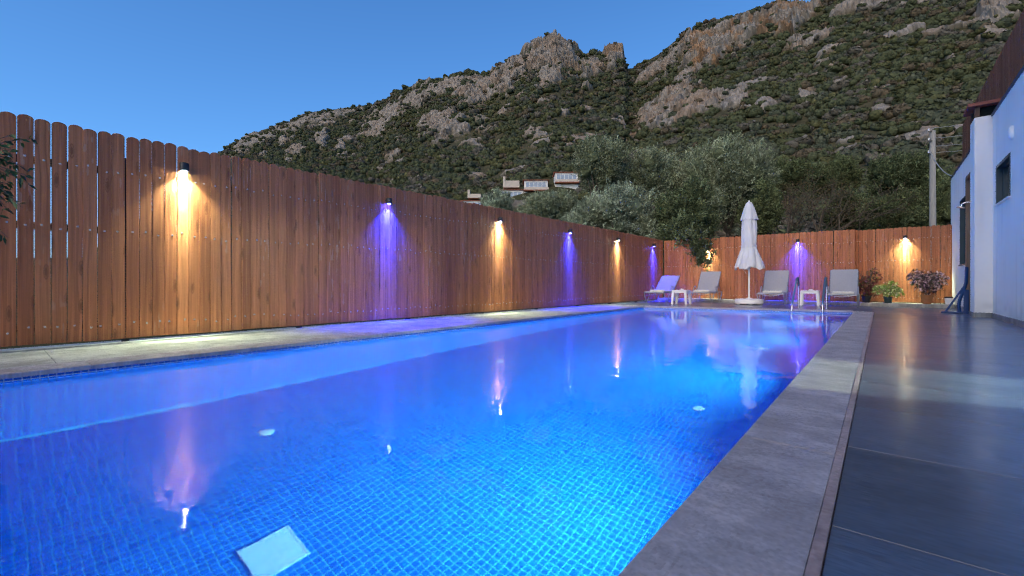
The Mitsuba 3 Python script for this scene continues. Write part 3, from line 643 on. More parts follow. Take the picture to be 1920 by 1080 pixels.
dish = mikit.ply(lathe([(0.0001, 0.004), (0.034, 0.004), (0.046, 0.036), (0.052, 0.036), (0.042, 0.0), (0.0001, 0.0)], 20), 'white_plastic', smooth=35)
for x, y, lab in ((-4.60, 13.50, 'white plastic side table between the two left loungers'), (-1.52, 15.0, 'white plastic side table between the pool ladder handrails and the right lounger')):
    k = num('side_table'); to = T().translate([x, y, 0]).rotate([0, 0, 1], 1.5)
    for p, d in TPL.items(): scene[f'{k}__{p}'] = {**d, 'to_world': to}
    L(k, lab, 'table', 'white side tables between the loungers')
    a = num('ashtray'); scene[a] = {**dish, 'to_world': T().translate([x + .02, y, .431])}
    L(a, 'small white ashtray on the ' + ('left' if x < -3 else 'right') + ' side table', 'ashtray', 'ashtrays on the side tables')

# ------------------------------------------------------------------ closed parasol
k = 'closed_parasol'; px_, py_ = -3.02, 14.75
def fold(th, z):
    a = np.abs(np.sin(th * 4 + .35 * math.sin(z * 3))) ** .8
    amp = np.interp(z, [1.0, 1.2, 1.65, 1.75, 2.3, 3.1], [.20, .20, .13, .11, .16, .12])
    return 1 - amp * (1 - a) + .05 * np.sin(th * 2 + z * 2) + .035 * np.sin(th * 3 - z * 5)
def hem(m):
    v = m.vertices; th = np.arctan2(v[:, 1], v[:, 0]); lo = v[:, 2] < 1.20
    v[lo, 2] += .045 * np.sin(th[lo] * 5 + 1) * (1.2 - v[lo, 2]) / .12 * .8 + .02 * np.sin(th[lo] * 13); m.vertices = v; return m
zz = [1.08, 1.14, 1.25, 1.4, 1.55, 1.68, 1.74, 1.80, 1.95, 2.15, 2.35, 2.50, 2.60, 2.66]
rr = [.405, .40, .375, .325, .27, .222, .205, .21, .222, .225, .218, .205, .19, .18]
can = lathe(list(zip(rr, zz)), 96, fold)
add(k + '__canopy', moved(hem(can), px_, py_, 0), 'canvas', smooth=50)
tier = lathe([(.245, 2.53), (.238, 2.56), (.195, 2.72), (.14, 2.90), (.09, 3.02), (.055, 3.06), (.0001, 3.065)], 72, lambda th, z: 1 - .12 * (1 - np.abs(np.sin(th * 4)) ** .8) * min(1, (3.1 - z) * 2.2) + .03 * np.sin(th * 3))
add(k + '__vent_tier', moved(tier, px_, py_, 0), 'canvas', smooth=50)
st_ = lathe([(.222, 1.715), (.228, 1.72), (.228, 1.755), (.222, 1.76)], 96, fold); add(k + '__strap', moved(st_, px_, py_, 0), 'canvas', smooth=50)
add(k + '__strap__cord', tube(rounded([(px_ - .09, py_ - .30, 1.12), (px_ - .10, py_ - .18, 1.02), (px_ - .06, py_ - .06, .92)], .03), .006, 5), 'canvas')
add(k + '__pole', moved(lathe([(.028, .10), (.028, 3.08), (.018, 3.11), (.0001, 3.12)], 16), px_, py_, 0), 'white_paint', smooth=40)
b_ = lathe([(.36, .022), (.385, .03), (.39, .06), (.385, .135), (.365, .16), (.30, .168), (.07, .172), (.06, .20), (.034, .205), (.0001, .205)], 48)
add(k + '__base', moved(b_, px_, py_, 0), 'white_plastic', smooth=35)
for i in range(5): add(k + '__base__foot', moved(bx(-.035, .035, -.025, .025, 0, .03, .004), px_ + .31 * math.cos(i * 1.2566 - 1.2), py_ + .31 * math.sin(i * 1.2566 - 1.2), 0), 'white_plastic')
L(k, 'closed white parasol on a round white water base', 'parasol')

# ------------------------------------------------------------------ pool ladder handrails
for x, lab in ((-1.62, 'left'), (-1.03, 'right')):
    k = num('ladder_handrail'); yf = CFL[1] + (x - CFL[0]) * (CFR[1] - CFL[1]) / (CFR[0] - CFL[0])
    yd = 13.55
    p = rounded([(x, yd, -0.005), (x, yd, .60), (x, yd - .14, .78), (x, yd - .32, .74), (x, yf - .10, .12), (x, yf - .10, -1.0)], .16, 6)
    zc = p[:, 2]; top = np.argmax(zc)
    cut = [i for i in range(top, len(p)) if p[i, 2] > .22][-1]; cut0 = [i for i in range(0, top) if p[i, 2] < .55][-1]
    full = tube(p, .0195, 12); add(k + '__tube', full, 'chrome', smooth=45)
    add(k + '__grip_sleeve', tube(p[cut0 + 1:cut + 1], .0265, 12), 'sleeve_grey', smooth=45)
    add(k + '__flange', moved(lathe([(.045, 0), (.045, .008), (.024, .018)], 18), x, yd, 0), 'chrome', smooth=40)
    L(k, f'{lab} chrome pool ladder handrail with blue grey grip sleeve', 'handrail', 'pool ladder handrails')

# ------------------------------------------------------------------ blue stand, bucket
k = 'blue_stand'
add(k + '__base_bar', bx(1.02, 1.36, 13.28, 13.36, -0.003, 0.035, .006), 'blue_paint')
add(k + '__strut', tube([(1.09, 13.32, .03), (1.395, 13.34, .62)], .017, 8), 'blue_paint')
add(k + '__bow', tube(rounded([(1.30, 13.30, .03), (1.285, 13.32, .22), (1.36, 13.34, .48), (1.40, 13.36, .62), (1.415, 13.36, .98)], .1, 6), .028, 8), 'blue_paint', smooth=40)
add(k + '__panel', moved(bx(1.36, 1.44, 13.30, 13.325, 0.0, .50, .006), 0, 0, 0), 'blue_paint')
L(k, 'dark blue metal stand with slanting strut leaning by the white house corner', 'stand')
k = 'white_bucket'
add(k + '__body', moved(lathe([(.0001, .004), (.062, .0), (.078, .15), (.083, .152), (.083, .165), (.075, .165), (.06, .02), (.0001, .012)], 22), 1.37, 16.1, .086), 'white_plastic', smooth=35)
add(k + '__rim_band', moved(lathe([(.0835, .165), (.0835, .195), (.07, .2), (.0001, .2)], 22), 1.37, 16.1, .086), 'lamp_body', smooth=35)
L(k, 'small white bucket with dark lid against the fence by the house corner', 'bucket')

# ------------------------------------------------------------------ potted plants
def pot(r0, r1, hgt): return lathe([(.0001, 0), (r0, 0), (r1 * .985, hgt * .86), (r1 * 1.06, hgt * .87), (r1 * 1.07, hgt), (r1 * .95, hgt), (r1 * .9, hgt * .88), (.0001, hgt * .86)], 26)
def bush(cx, cy, z0, blobs, n, ln, wd, cols, seed, up=.5, droop=.25):
    """leaves on stems: blobs = (dx, dy, z, r) ; cols = list of (weight, colour)"""
    r = np.random.default_rng(seed); C, D, K = [], [], []
    w = np.array([b[3] ** 2 for b in blobs]); w = w / w.sum()
    for i in range(n):
        b = blobs[r.choice(len(blobs), p=w)]; d = r.normal(size=3); d[2] = d[2] * .9 + .35; d /= np.linalg.norm(d)
        C.append(np.array([cx + b[0], cy + b[1], z0 + b[2]]) + d * b[3] * (.55 + .5 * r.random())); D.append(d + r.normal(size=3) * .55 + np.array([0, 0, up * (r.random() - .3)])); K.append(d[2])
    C, D = np.array(C), np.array(D); l = ln * (.6 + .8 * r.random(n)); nr = r.normal(size=(n, 3)) * .5 + np.array([0, -.3, 1.0])
    V, F = leaves(C, D, l, wd * (.7 + .6 * r.random(n)), nr, droop, .12)
    p = np.array([c[0] for c in cols]); p = p / p.sum(); ci = r.choice(len(cols), size=n, p=p)
    col = np.array([c[1] for c in cols])[ci] * (.75 + .5 * r.random((n, 1)))
    return trimesh.Trimesh(V, F, process=False), np.repeat(col, 4, 0)
def stems(cx, cy, z0, z1, sp, n, seed):
    r = np.random.default_rng(seed); ms = []
    for i in range(n):
        a, q = r.random() * 6.28, sp * (.3 + .7 * r.random()); ms.append(tube([(cx + .02 * math.cos(a), cy + .02 * math.sin(a), z0), (cx + q * .5 * math.cos(a), cy + q * .5 * math.sin(a), z0 + (z1 - z0) * .5), (cx + q * math.cos(a), cy + q * math.sin(a), z1)], [.007, .006, .004], 5))
    return cat(ms)
LZ = .086
def potted(key, cx, cy, potm, bsdf, ph, blobs, n, ln, wd, cols, seed, label, extra=()):
    add(key + '__pot', moved(potm, cx, cy, LZ), bsdf, smooth=35); add(key + '__soil', moved(lathe([(.0001, ph * .865), (ph * .42, ph * .865)], 16), cx, cy, LZ), 'soil')
    zt = max(b[2] for b in blobs); add(key + '__stems', stems(cx, cy, LZ + ph * .8, LZ + zt, max(abs(b[0]) + b[3] * .5 for b in blobs), 16, seed), 'bark')
    m, c = bush(cx, cy, LZ, blobs, n, ln, wd, cols, seed); add(key + '__foliage', m, 'leaf_vc', color=c)
    L(key, label, 'potted plant')
potted('potted_plant', 0.96, 16.12, pot(.085, .125, .24), 'clay', .24, [(-.19, -.03, .70, .19), (.0, .02, .64, .2), (.2, 0, .64, .19), (.03, -.06, .50, .20), (-.1, 0, .58, .18), (.13, .02, .52, .16), (-.25, 0, .76, .12), (.02, -.02, .36, .12)], 900, .085, .042,
       [(4, (.045, .018, .026)), (3, (.11, .06, .075)), (3.4, (.55, .36, .40)), (1.5, (.05, .065, .02)), (2.4, (.74, .56, .58))], 31, 'bushy dark purple leaved plant in a terracotta pot below the right fence lamp')
potted('potted_plant_001', 0.17, 16.10, pot(.075, .098, .175), 'dark_pot', .175, [(0.02, -.02, .34, .17), (.16, 0, .34, .12), (-.13, 0, .36, .13), (.05, 0, .47, .13), (.23, .0, .30, .09), (-.22, -.02, .35, .10)], 620, .07, .046,
       [(4, (.17, .30, .04)), (3, (.34, .46, .10)), (2.4, (.62, .66, .36)), (1, (.60, .38, .28))], 32, 'bright green and cream leaved plant in a small dark green pot')
potted('potted_plant_002', -0.30, 16.22, pot(.08, .115, .2), 'black_pot', .2, [(.0, 0, .42, .17), (-.05, 0, .58, .14), (.12, 0, .62, .13), (.2, .04, .74, .12), (-.05, -.03, .3, .14), (.12, .02, .3, .14), (.16, .05, .9, .07)], 760, .07, .04,
       [(4, (.10, .018, .022)), (3, (.17, .045, .05)), (2, (.16, .19, .045)), (1, (.34, .16, .12)), (1.2, (.05, .07, .02))], 33, 'red and dark leaved plant in a black pot beside the right lounger')

# ------------------------------------------------------------------ hillside
SKY = [(-180, .02), (-150, .03), (-120, .07), (-100, .03), (-84, .04), (-78, .14), (-73.2, .246), (-71.1, .278), (-69.3, .297), (-66.7, .321), (-64.2, .349), (-60.2, .366), (-56.4, .389), (-54.2, .42), (-52.0, .438), (-49.5, .451), (-45.3, .474),
       (-43.3, .468), (-41.0, .491), (-38.2, .524), (-36.3, .539), (-34.1, .544), (-31.8, .524), (-30.7, .512), (-28.5, .506), (-26.8, .51), (-25.7, .508), (-25.1, .468), (-24.2, .468), (-21.3, .491), (-19.7, .511),
       (-17.8, .527), (-15.3, .535), (-12.3, .538), (-9.7, .54), (-8.4, .537), (-6.7, .523), (-5.9, .514), (-4.6, .522), (-2.1, .53), (2.0, .522), (5.6, .508), (9.4, .492), (25, .44), (45, .38), (70, .28), (95, .16), (120, .07), (150, .03), (180, .02)]
SA, SE = np.array(SKY).T
def crest(az): return np.interp(az, [-180, -110, -75, -58, -50, -40, -25, -10, 12, 60, 120, 180], [300, 420, 560, 470, 370, 335, 325, 300, 285, 300, 300, 300])
EXPO = 0.85
def rin(az):
    a = np.radians(az); sx, sy = np.sin(a), np.cos(a); big = 1e9
    tx = np.where(sx > 1e-6, 6.5 / np.maximum(sx, 1e-6), np.where(sx < -1e-6, -6.95 / np.minimum(sx, -1e-6), big)); ty = np.where(sy > 1e-6, 17.4 / np.maximum(sy, 1e-6), np.where(sy < -1e-6, -6.0 / np.minimum(sy, -1e-6), big))
    return np.minimum(tx, ty)
def slope_r(az, t):
    """distance from the terrace at which the hillside has risen to the share t of its crest's steepness"""
    r0 = np.maximum(rin(az), 20.0); return r0 + (crest(az) - r0) * np.power(t, 1 / EXPO)
# rock outcrops: azimuth (deg from the pool's long axis), share of the crest, angular half width, half height in share, strength, warmth
def OUT():
    px = [(1040, 105, 70, 32, 1.2, .35), (985, 128, 55, 25, 1, .3), (1150, 112, 26, 22, 1.2, .6), (1105, 128, 34, 14, .9, .4), (1030, 140, 22, 18, 1, .45), (930, 160, 55, 22, 1, .35), (890, 180, 40, 16, .9, .35), (830, 165, 55, 14, .8, .15), (780, 188, 40, 16, .9, .15), (735, 215, 36, 22, .9, .2),
          (700, 235, 26, 14, .7, .2), (715, 240, 25, 14, .8, .2), (830, 236, 40, 22, 1, .25), (865, 247, 20, 12, .8, .2), (810, 222, 22, 15, .8, .2), (605, 264, 12, 14, 1, .2), (553, 285, 18, 15, .8, .25), (540, 297, 10, 9, .8, .25), (530, 262, 10, 6, .7, .2), (640, 275, 12, 10, .7, .2),
          (560, 232, 70, 10, .55, .1), (480, 262, 50, 12, .6, .1), (640, 212, 50, 8, .5, .1), (1250, 210, 55, 26, 1.2, .45), (1310, 195, 40, 20, 1.1, .35), (1215, 215, 22, 14, .9, .5), (1235, 135, 42, 14, .9, .35), (1275, 150, 20, 12, .8, .3), (1330, 92, 55, 34, 1.3, .9), (1290, 92, 22, 26, 1.1, .5), (1345, 70, 70, 18, 1, .4),
          (1400, 62, 60, 26, 1.2, .8), (1465, 40, 45, 26, 1.2, .9), (1505, 30, 30, 14, 1, .6), (1520, 82, 50, 10, .8, .3), (1380, 186, 30, 18, .9, .4), (1430, 195, 22, 12, .8, .4), (1405, 165, 30, 10, .7, .4), (1510, 180, 30, 9, .6, .35), (1550, 100, 30, 10, .7, .25), (1690, 72, 42, 10, .7, .3), (1720, 55, 30, 8, .7, .25),
          (1600, 15, 50, 12, .8, .2), (1640, 62, 30, 8, .6, .2), (1870, 28, 45, 20, 1.1, .2), (1850, 50, 25, 10, .8, .2), (1780, 110, 14, 8, .6, .3), (950, 205, 18, 7, .6, .3), (1100, 205, 26, 8, .6, .4), (1160, 225, 26, 9, .6, .45), (900, 225, 25, 8, .5, .3), (1010, 255, 20, 6, .5, .4), (1560, 135, 22, 7, .5, .3), (1600, 195, 25, 6, .4, .4), (1490, 395, 30, 7, .5, .3), (1555, 395, 16, 6, .6, .2)]
    o = []
    for x, y, a, b, s, w in px:
        hyp = math.hypot(830, x - 960); az = math.degrees(math.atan((x - 960) / 830)) - 39.74; e = np.interp(az, SA, SE)
        o.append((az, (530 - y) / hyp / e, math.degrees(a * 830 / hyp ** 2), b / hyp / e, s, w))
    return o
OUTC = OUT()
az = np.unique(np.concatenate([np.linspace(-180, -92, 50), np.linspace(-92, -76, 40), np.linspace(-76, 12, 980), np.linspace(12, 28, 120), np.linspace(28, 40, 20), np.linspace(40, 180, 70)]))
tt = np.concatenate([np.linspace(0, 1, 330) ** 1.0])
A, TT = np.meshgrid(az, tt, indexing='ij')
n_az, n_t = A.shape
r0 = np.maximum(rin(A), 20.0); RR = slope_r(A, TT)
E_ = np.interp(A, SA, SE)
# gullies and shoulders: low frequency change of the slope between foot and crest
ar = np.radians(A)
WX, WY = RR * np.sin(ar), RR * np.cos(ar)
low = meshkit.fbm(np.stack([WX / 70, WY / 70, 0 * WX], -1), 4, 3) - .5
RR2 = RR * (1 + 0.22 * low * np.sin(np.pi * TT) ** .7)
WX, WY = RR2 * np.sin(ar), RR2 * np.cos(ar)
WZ_ = RR2 * TT * E_ + CAM_H * TT - 0.10 + 0.0
mask = np.zeros(A.shape); warm = np.zeros(A.shape)
nz = meshkit.fbm(np.stack([WX / 9, WY / 9, WZ_ / 9], -1), 4, 9)
for a0, t0, wa, wt, s, w in OUTC:
    d = np.sqrt(((A - a0) / wa) ** 2 + ((TT - t0) / wt) ** 2) + (nz - .5) * 2.6
    m = np.clip((1.10 - d) / .55, 0, 1) * s
    warm = np.where(m > mask, w, warm); mask = np.maximum(mask, m)
sc = meshkit.fbm(np.stack([WX / 14, WY / 14, WZ_ / 10], -1), 4, 31)
scat = np.clip((sc - .645) / .05, 0, 1) * np.clip(TT * 3 - .45, 0, 1) * (np.abs(A + 32) < 55)
warm = np.where(scat > mask, .3, warm); mask = np.maximum(mask, scat * .6)
# rock relief: blocks and ledges pushed out of the slope
P3 = np.stack([WX, WY, WZ_], -1)
def ridged(q, o, sd):
    return 1 - np.abs(2 * meshkit.fbm(q, o, sd) - 1)
blk = meshkit.noise(np.floor(P3 / np.array([5.0, 5.0, 3.4]) + 1.1 * (meshkit.fbm(P3 / 6, 3, 40)[..., None])), 12)
blk2 = meshkit.noise(np.floor(P3 / np.array([2.2, 2.2, 1.6]) + 1.3 * (meshkit.fbm(P3 / 3, 2, 41)[..., None])), 13)
rd = ridged(P3 / np.array([10, 10, 16.0]), 4, 14)
blk3 = meshkit.noise(np.floor(P3 / np.array([1.1, 1.1, .9]) + 1.2 * (meshkit.fbm(P3 / 2, 2, 42)[..., None])), 14)
relief = (3.0 * blk + 2.2 * blk2 + 1.3 * blk3 + 3.4 * rd + .9 * meshkit.fbm(P3 / 1.4, 2, 15)) * mask
soil = 0.9 * (meshkit.fbm(P3 / 5.0, 3, 16) - .5) * np.clip(RR2 / 120, 0, 1)
out = np.stack([-np.sin(ar) * .80, -np.cos(ar) * .80, np.full(A.shape, .45)], -1)
fade = np.clip((TT - .03) / .10, 0, 1)
P3 = P3 + out * (relief * .78 * fade * np.clip(RR2 / 260, .15, 1.2))[..., None]; P3[..., 2] += soil * fade
# behind the crest the land falls away; in front it closes up with the yard
back = []
for f, dz in ((1.03, -2), (1.10, -14), (1.3, -50), (1.8, -110), (3.2, -170)):
    q = P3[:, -1].copy(); q[:, :2] *= f; q[:, 2] = np.maximum(q[:, 2] * (1 if f < 1.2 else .8) + dz, -1.0) if f < 3 else -1.0; back.append(q)
a1 = np.radians(az); ri = rin(az)
inner = np.stack([ri * np.sin(a1), ri * np.cos(a1), np.full(len(az), -0.10)], -1)
inner2 = np.stack([ri * np.sin(a1) * .999, ri * np.cos(a1) * .999, np.full(len(az), -0.5)], -1)
ALL = np.concatenate([inner2[:, None], inner[:, None], P3, np.stack(back, 1)], 1)
nt = ALL.shape[1]; idx = np.arange(n_az * nt).reshape(n_az, nt)
GF = np.stack([idx[:-1, :-1], idx[1:, :-1], idx[1:, 1:], idx[:-1, 1:]], -1).reshape(-1, 4)[:, ::-1]
g1 = meshkit.fbm(P3 / 7.0, 4, 50); g2 = meshkit.fbm(P3 / 1.3, 3, 51); g3 = meshkit.fbm(P3 / 26, 3, 52)
grass = np.array([.075, .070, .036]) * (1 - g1[..., None]) * 1.2 + np.array([.105, .094, .060]) * g1[..., None] * .85
grass = grass * (1 - .45 * np.clip((g3 - .45) * 5, 0, 1))[..., None] + np.array([.055, .062, .026]) * (.45 * np.clip((g3 - .45) * 5, 0, 1))[..., None]
rk = np.array([.31, .27, .228]) * (.5 + 1.0 * g2[..., None]); og = np.array([.34, .20, .11]) * (.6 + .8 * g2[..., None])
ow = (warm * np.clip((meshkit.fbm(P3 / np.array([6, 6, 9.0]), 3, 53) - .47) * 7, 0, 1))[..., None]
rk = rk * (1 - ow) + og * ow; rk = rk * (1 - .35 * np.clip((meshkit.fbm(P3 / np.array([2.0, 2.0, 9.0]), 3, 54) - .55) * 7, 0, 1))[..., None]
mk = np.clip(mask * 1.6, 0, 1)[..., None]
COL = grass * (.6 + .8 * g2[..., None]) * (1 - mk) + rk * mk
CALL = np.concatenate([COL[:, :1], COL[:, :1], COL, np.repeat(COL[:, -1:], len(back), 1)], 1)
add('hill', (ALL.reshape(-1, 3), GF), 'terrain', color=np.clip(CALL.reshape(-1, 3), .01, .8)); L('hill', 'steep rocky hillside with pale and orange cliffs', kind='structure')

# shrubs of the hillside
def shrub_proto(seed, n, tall, cols, ico=1):
    r = np.random.default_rng(seed)
    lob = [(r.normal(size=3) * np.array([.42, .42, .16]) + np.array([0, 0, .36 * tall]), .46 + .22 * r.random()) for _ in range(6)]
    C, D, N = [], [], []
    for i in range(n):
        c, rad = lob[r.integers(len(lob))]; d = r.normal(size=3); d[2] = abs(d[2]) * .9 - .15; d /= np.linalg.norm(d)
        C.append(c + d * rad * (.86 + .2 * r.random())); t = np.cross(d, r.normal(size=3)); t /= np.linalg.norm(t); D.append(t + d * .35); N.append(d + r.normal(size=3) * .45)
    C, D, N = np.array(C), np.array(D), np.array(N); ln = .26 + .26 * r.random(n); C = C - D / np.linalg.norm(D, axis=1, keepdims=True) * ln[:, None] * .5
    s = np.cross(D, N); V, F = leaves(C, D, ln, ln * .75, N)
    k = r.choice(len(cols), size=n); col = np.repeat(np.array(cols)[k] * (.65 + .7 * r.random((n, 1))), 4, 0)
    cores = []; cc = []
    for c, rad in lob:
        m = trimesh.creation.icosphere(ico, rad * .88); m.vertices += c; cores.append(m)
    core = cat(cores); cv = np.tile(np.array(cols[0]) * 1.05, (len(core.vertices), 1))
    m = trimesh.Trimesh(np.vstack([V, core.vertices]), np.vstack([F, core.faces + len(V)]), process=False)
    return m, np.vstack([col, cv])
PRO = [(1.0, [(.060, .072, .036), (.076, .088, .042), (.050, .060, .032)]), (1.15, [(.054, .066, .042), (.070, .080, .050)]), (.85, [(.066, .072, .032), (.080, .082, .036), (.052, .060, .026)]),
       (1.0, [(.080, .078, .058), (.105, .098, .076), (.060, .060, .042)]), (.9, [(.088, .076, .048), (.072, .064, .040)])]
PRO = [(t, [(1.5 * c[0], 1.38 * c[1], 1.45 * c[2]) for c in cs]) for t, cs in PRO]
for i, (tall, cols) in enumerate(PRO):
    for lod, n in (('near', 420), ('far', 120)):
        m, c = shrub_proto(70 + i, n, tall, cols, 1 if lod == 'far' else 2)
        scene[f'shrub_{lod}_{i}'] = {'type': 'shapegroup', 'foliage': mikit.ply(m, 'leaf_matt', color=c)}
rs = np.random.default_rng(77)
vis = (A > -76) & (A < 28) & (TT > .02) & (TT < .999)
dens = np.clip(1.25 - 1.6 * np.clip(mask, 0, 1), .05, 1) * (.35 + 1.1 * np.clip((g3 - .35) * 3, 0, 1)) * np.clip(1.15 - .85 * np.clip((g1 - .5) * 6, 0, 1), 0.15, 1)
w = np.where(vis, dens * RR2 ** 0.85, 0).ravel(); w = w / w.sum()
NS = 20500
pick = rs.choice(len(w), size=NS, replace=False, p=w); PF = P3.reshape(-1, 3); MF = mask.ravel(); GA = g1.ravel()
cnt = 0
for j in pick:
    p = PF[j]; dist = math.hypot(p[0], p[1])
    if dist < 27: continue
    azp = math.degrees(math.atan2(p[0], p[1]))
    if -46.5 < azp < -30.5 and 78 < dist < 131: continue
    s = (.60 + 1.75 * rs.random() ** 2.2) * (1.0 if MF[j] < .3 else .62) * np.interp(dist, [30, 90, 200, 400], [.9, 1.15, 1.35, 1.6])
    kind = rs.choice(5, p=[.38, .24, .18, .12, .08])
    lod = 'near' if dist < 95 else 'far'
    cnt += 1
    scene[f'hillside_shrubs__{cnt:03d}'] = {'type': 'instance', 'g': {'type': 'ref', 'id': f'shrub_{lod}_{kind}'},
        'to_world': T().translate([float(p[0]), float(p[1]), float(p[2] - .12 * s)]).rotate([0, 0, 1], float(rs.random() * 360)).scale([s * (.85 + .4 * rs.random()), s * (.85 + .4 * rs.random()), s * (.75 + .4 * rs.random())])}
L('hillside_shrubs', 'dense dark green and olive scrub covering the hillside', 'shrubs', kind='stuff')
def ground(x, y):
    a = math.degrees(math.atan2(x, y)); i = int(np.argmin(np.abs(az - a))); rad = np.hypot(P3[i, :, 0], P3[i, :, 1]); return float(np.interp(math.hypot(x, y), rad, P3[i, :, 2], left=-.1))

# ------------------------------------------------------------------ trees beyond the fence
def olive(key, c, rx, rz, seed, label, shoots=1500, cols=None, leaf=.085, lw=.024, extra=(), n_lobe=24, up=.55, cat_='tree', ry=None, trunk=True):
    r = np.random.default_rng(seed); c = np.array(c, float); ry = ry or rx; shoots = int(shoots * 2.3); leaf *= 1.15; lw *= 1.75
    S = np.array([rx, ry, rz]); lob = []
    for i in range(n_lobe):
        d = r.normal(size=3); d /= np.linalg.norm(d); q = (.30 + .62 * r.random() ** .5); lob.append((c + d * S * q * .80, (.30 + .20 * r.random()) * min(rx, rz) * (1.15 - .35 * q)))
    lob += [(np.array(e[:3], float), e[3]) for e in extra]
    LC, LR = np.array([a for a, b in lob]), np.array([b for a, b in lob])
    ncl = max(60, shoots // 9); kc = r.choice(len(LR), size=ncl, p=LR ** 2 / (LR ** 2).sum())
    dc = r.normal(size=(ncl, 3)); dc += .6 * (LC[kc] - c) / S; dc[:, 2] += .08; dc /= np.linalg.norm(dc, axis=1, keepdims=True)
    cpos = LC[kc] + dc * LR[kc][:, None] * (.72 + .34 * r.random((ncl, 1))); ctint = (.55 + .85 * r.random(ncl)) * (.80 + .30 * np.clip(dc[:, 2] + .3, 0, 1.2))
    q = r.integers(ncl, size=shoots); d = dc[q] + r.normal(size=(shoots, 3)) * .35; d /= np.linalg.norm(d, axis=1, keepdims=True)
    base = cpos[q] + r.normal(size=(shoots, 3)) * .085 * max(rx, .9) - d * .12
    sd = d * .85 + r.normal(size=(shoots, 3)) * .22 + np.array([0, 0, up]); sd /= np.linalg.norm(sd, axis=1, keepdims=True)
    m = 11; sl = (.18 + .26 * r.random(shoots)) * np.clip(rx / 1.6, .75, 1.25)
    t = (np.arange(m) + .5) / m
    pos = base[:, None] + sd[:, None] * (sl[:, None] * t[None])[..., None]
    ld = sd[:, None] * .75 + r.normal(size=(shoots, m, 3)) * .55; n = shoots * m
    V, F = leaves(pos.reshape(-1, 3), ld.reshape(-1, 3), leaf * (.7 + .6 * r.random(n)), lw * (.8 + .5 * r.random(n)), r.normal(size=(n, 3)))
    cols = [tuple((1.9 if cols is GREY else 1.6) * v * w for v, w in zip(c, (.97, 1, .84))) for c in cols] if cols else [tuple(1.95 * v * w for v, w in zip(c, (.97, 1, .84))) for c in [(.115, .125, .085), (.15, .162, .12), (.085, .095, .062), (.21, .22, .18)]]
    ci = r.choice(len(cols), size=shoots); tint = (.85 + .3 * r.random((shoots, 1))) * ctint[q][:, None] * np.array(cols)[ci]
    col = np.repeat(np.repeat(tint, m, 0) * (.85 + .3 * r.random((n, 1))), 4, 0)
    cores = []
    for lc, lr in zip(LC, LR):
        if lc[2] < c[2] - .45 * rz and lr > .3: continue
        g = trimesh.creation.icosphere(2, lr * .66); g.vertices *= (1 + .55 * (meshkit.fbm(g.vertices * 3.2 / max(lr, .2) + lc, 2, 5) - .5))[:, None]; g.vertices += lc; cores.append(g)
    core = cat(cores); col = np.vstack([col, np.tile(np.array(cols[2]) * .75, (len(core.vertices), 1))])  # cores coloured darker to paint the shade inside the crown
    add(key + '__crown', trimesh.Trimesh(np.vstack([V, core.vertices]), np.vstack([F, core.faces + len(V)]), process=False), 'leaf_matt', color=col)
    if trunk:
        gz = ground(c[0], c[1]) - .2; fk = np.array([c[0] + .1, c[1], gz + max(.5, (c[2] - gz) * .5)]); ms = [tube([(c[0], c[1], gz), (c[0] + .06, c[1] - .04, (gz + fk[2]) / 2), fk], [.17, .13, .10], 8)]
        for i in range(0, len(lob), 2):
            a = lob[i][0]; mid = (fk + a) / 2 + r.normal(size=3) * .08 - np.array([0, 0, .1]); ms.append(tube([fk, mid, a], [.075, .045, .014], 5))
        add(key + '__trunk', cat(ms), 'bark')
    L(key, label, cat_, 'trees beyond the fence')
DARK = [(.065, .08, .045), (.085, .10, .058), (.052, .064, .036), (.12, .135, .085)]
MID = [(.075, .088, .046), (.10, .112, .062), (.06, .07, .038), (.13, .145, .09)]
GREY = [(.15, .165, .13), (.19, .21, .17), (.11, .125, .095), (.25, .27, .23)]
olive('olive_tree', (-9.75, 18.9, 3.86), 1.55, 1.40, 201, 'broad silvery grey olive tree close behind the left fence, below the taller trees', 2300, GREY, extra=[(-8.3, 19.6, 3.3, .9), (-8.6, 18.9, 4.0, .8), (-10.9, 18.3, 3.3, .8), (-8.0, 18.7, 2.7, .6)], leaf=.075)
olive('olive_tree_001', (-13.13, 24.19, 7.75), 1.95, 1.75, 202, 'rounded olive tree to the right of the white terraced houses', 1900, None)
olive('olive_tree_002', (-10.63, 26.27, 7.0), 2.1, 1.65, 203, 'olive tree with upright shoots between the rounded tree and the tallest one', 2000, None, extra=[(-9.6, 26.2, 6.0, .9), (-11.6, 25.5, 5.6, .9)], up=.9)
olive('olive_tree_003', (-6.7, 27.02, 6.35), 2.35, 3.1, 204, 'tallest olive tree in the group, above and left of the closed parasol', 3000, None, n_lobe=34)
olive('olive_tree_004', (-6.25, 19.1, 3.3), 1.35, 1.55, 205, 'dark green tree whose branch hangs over the fence corner', 2600, DARK, extra=[(-5.75, 17.6, 2.7, .6), (-5.55, 17.0, 2.35, .45), (-5.3, 16.55, 2.15, .36), (-5.05, 16.3, 1.95, .28), (-4.92, 16.22, 1.70, .24), (-4.84, 16.2, 1.45, .20), (-4.75, 16.25, 2.05, .16), (-6.1, 17.3, 2.5, .5)], leaf=.07)
olive('olive_tree_005', (-4.59, 24.8, 4.3), 1.0, 1.7, 206, 'narrow leafy tree directly right of the closed parasol top', 1300, MID)
olive('olive_tree_006', (-15.2, 21.2, 4.55), 1.45, 1.35, 207, 'olive tree in front of the white terraced houses', 1700, None, extra=[(-14.2, 21.8, 5.05, .8)])
olive('olive_tree_007', (-18.9, 21.2, 5.55), 1.05, 1.0, 208, 'small olive tree at the left end of the white terraced houses', 1000, GREY, up=.8)
olive('olive_tree_008', (-1.2, 32.81, 5.0), 1.75, 1.5, 209, 'dark rounded tree behind the gap between the two back fences', 1500, DARK)
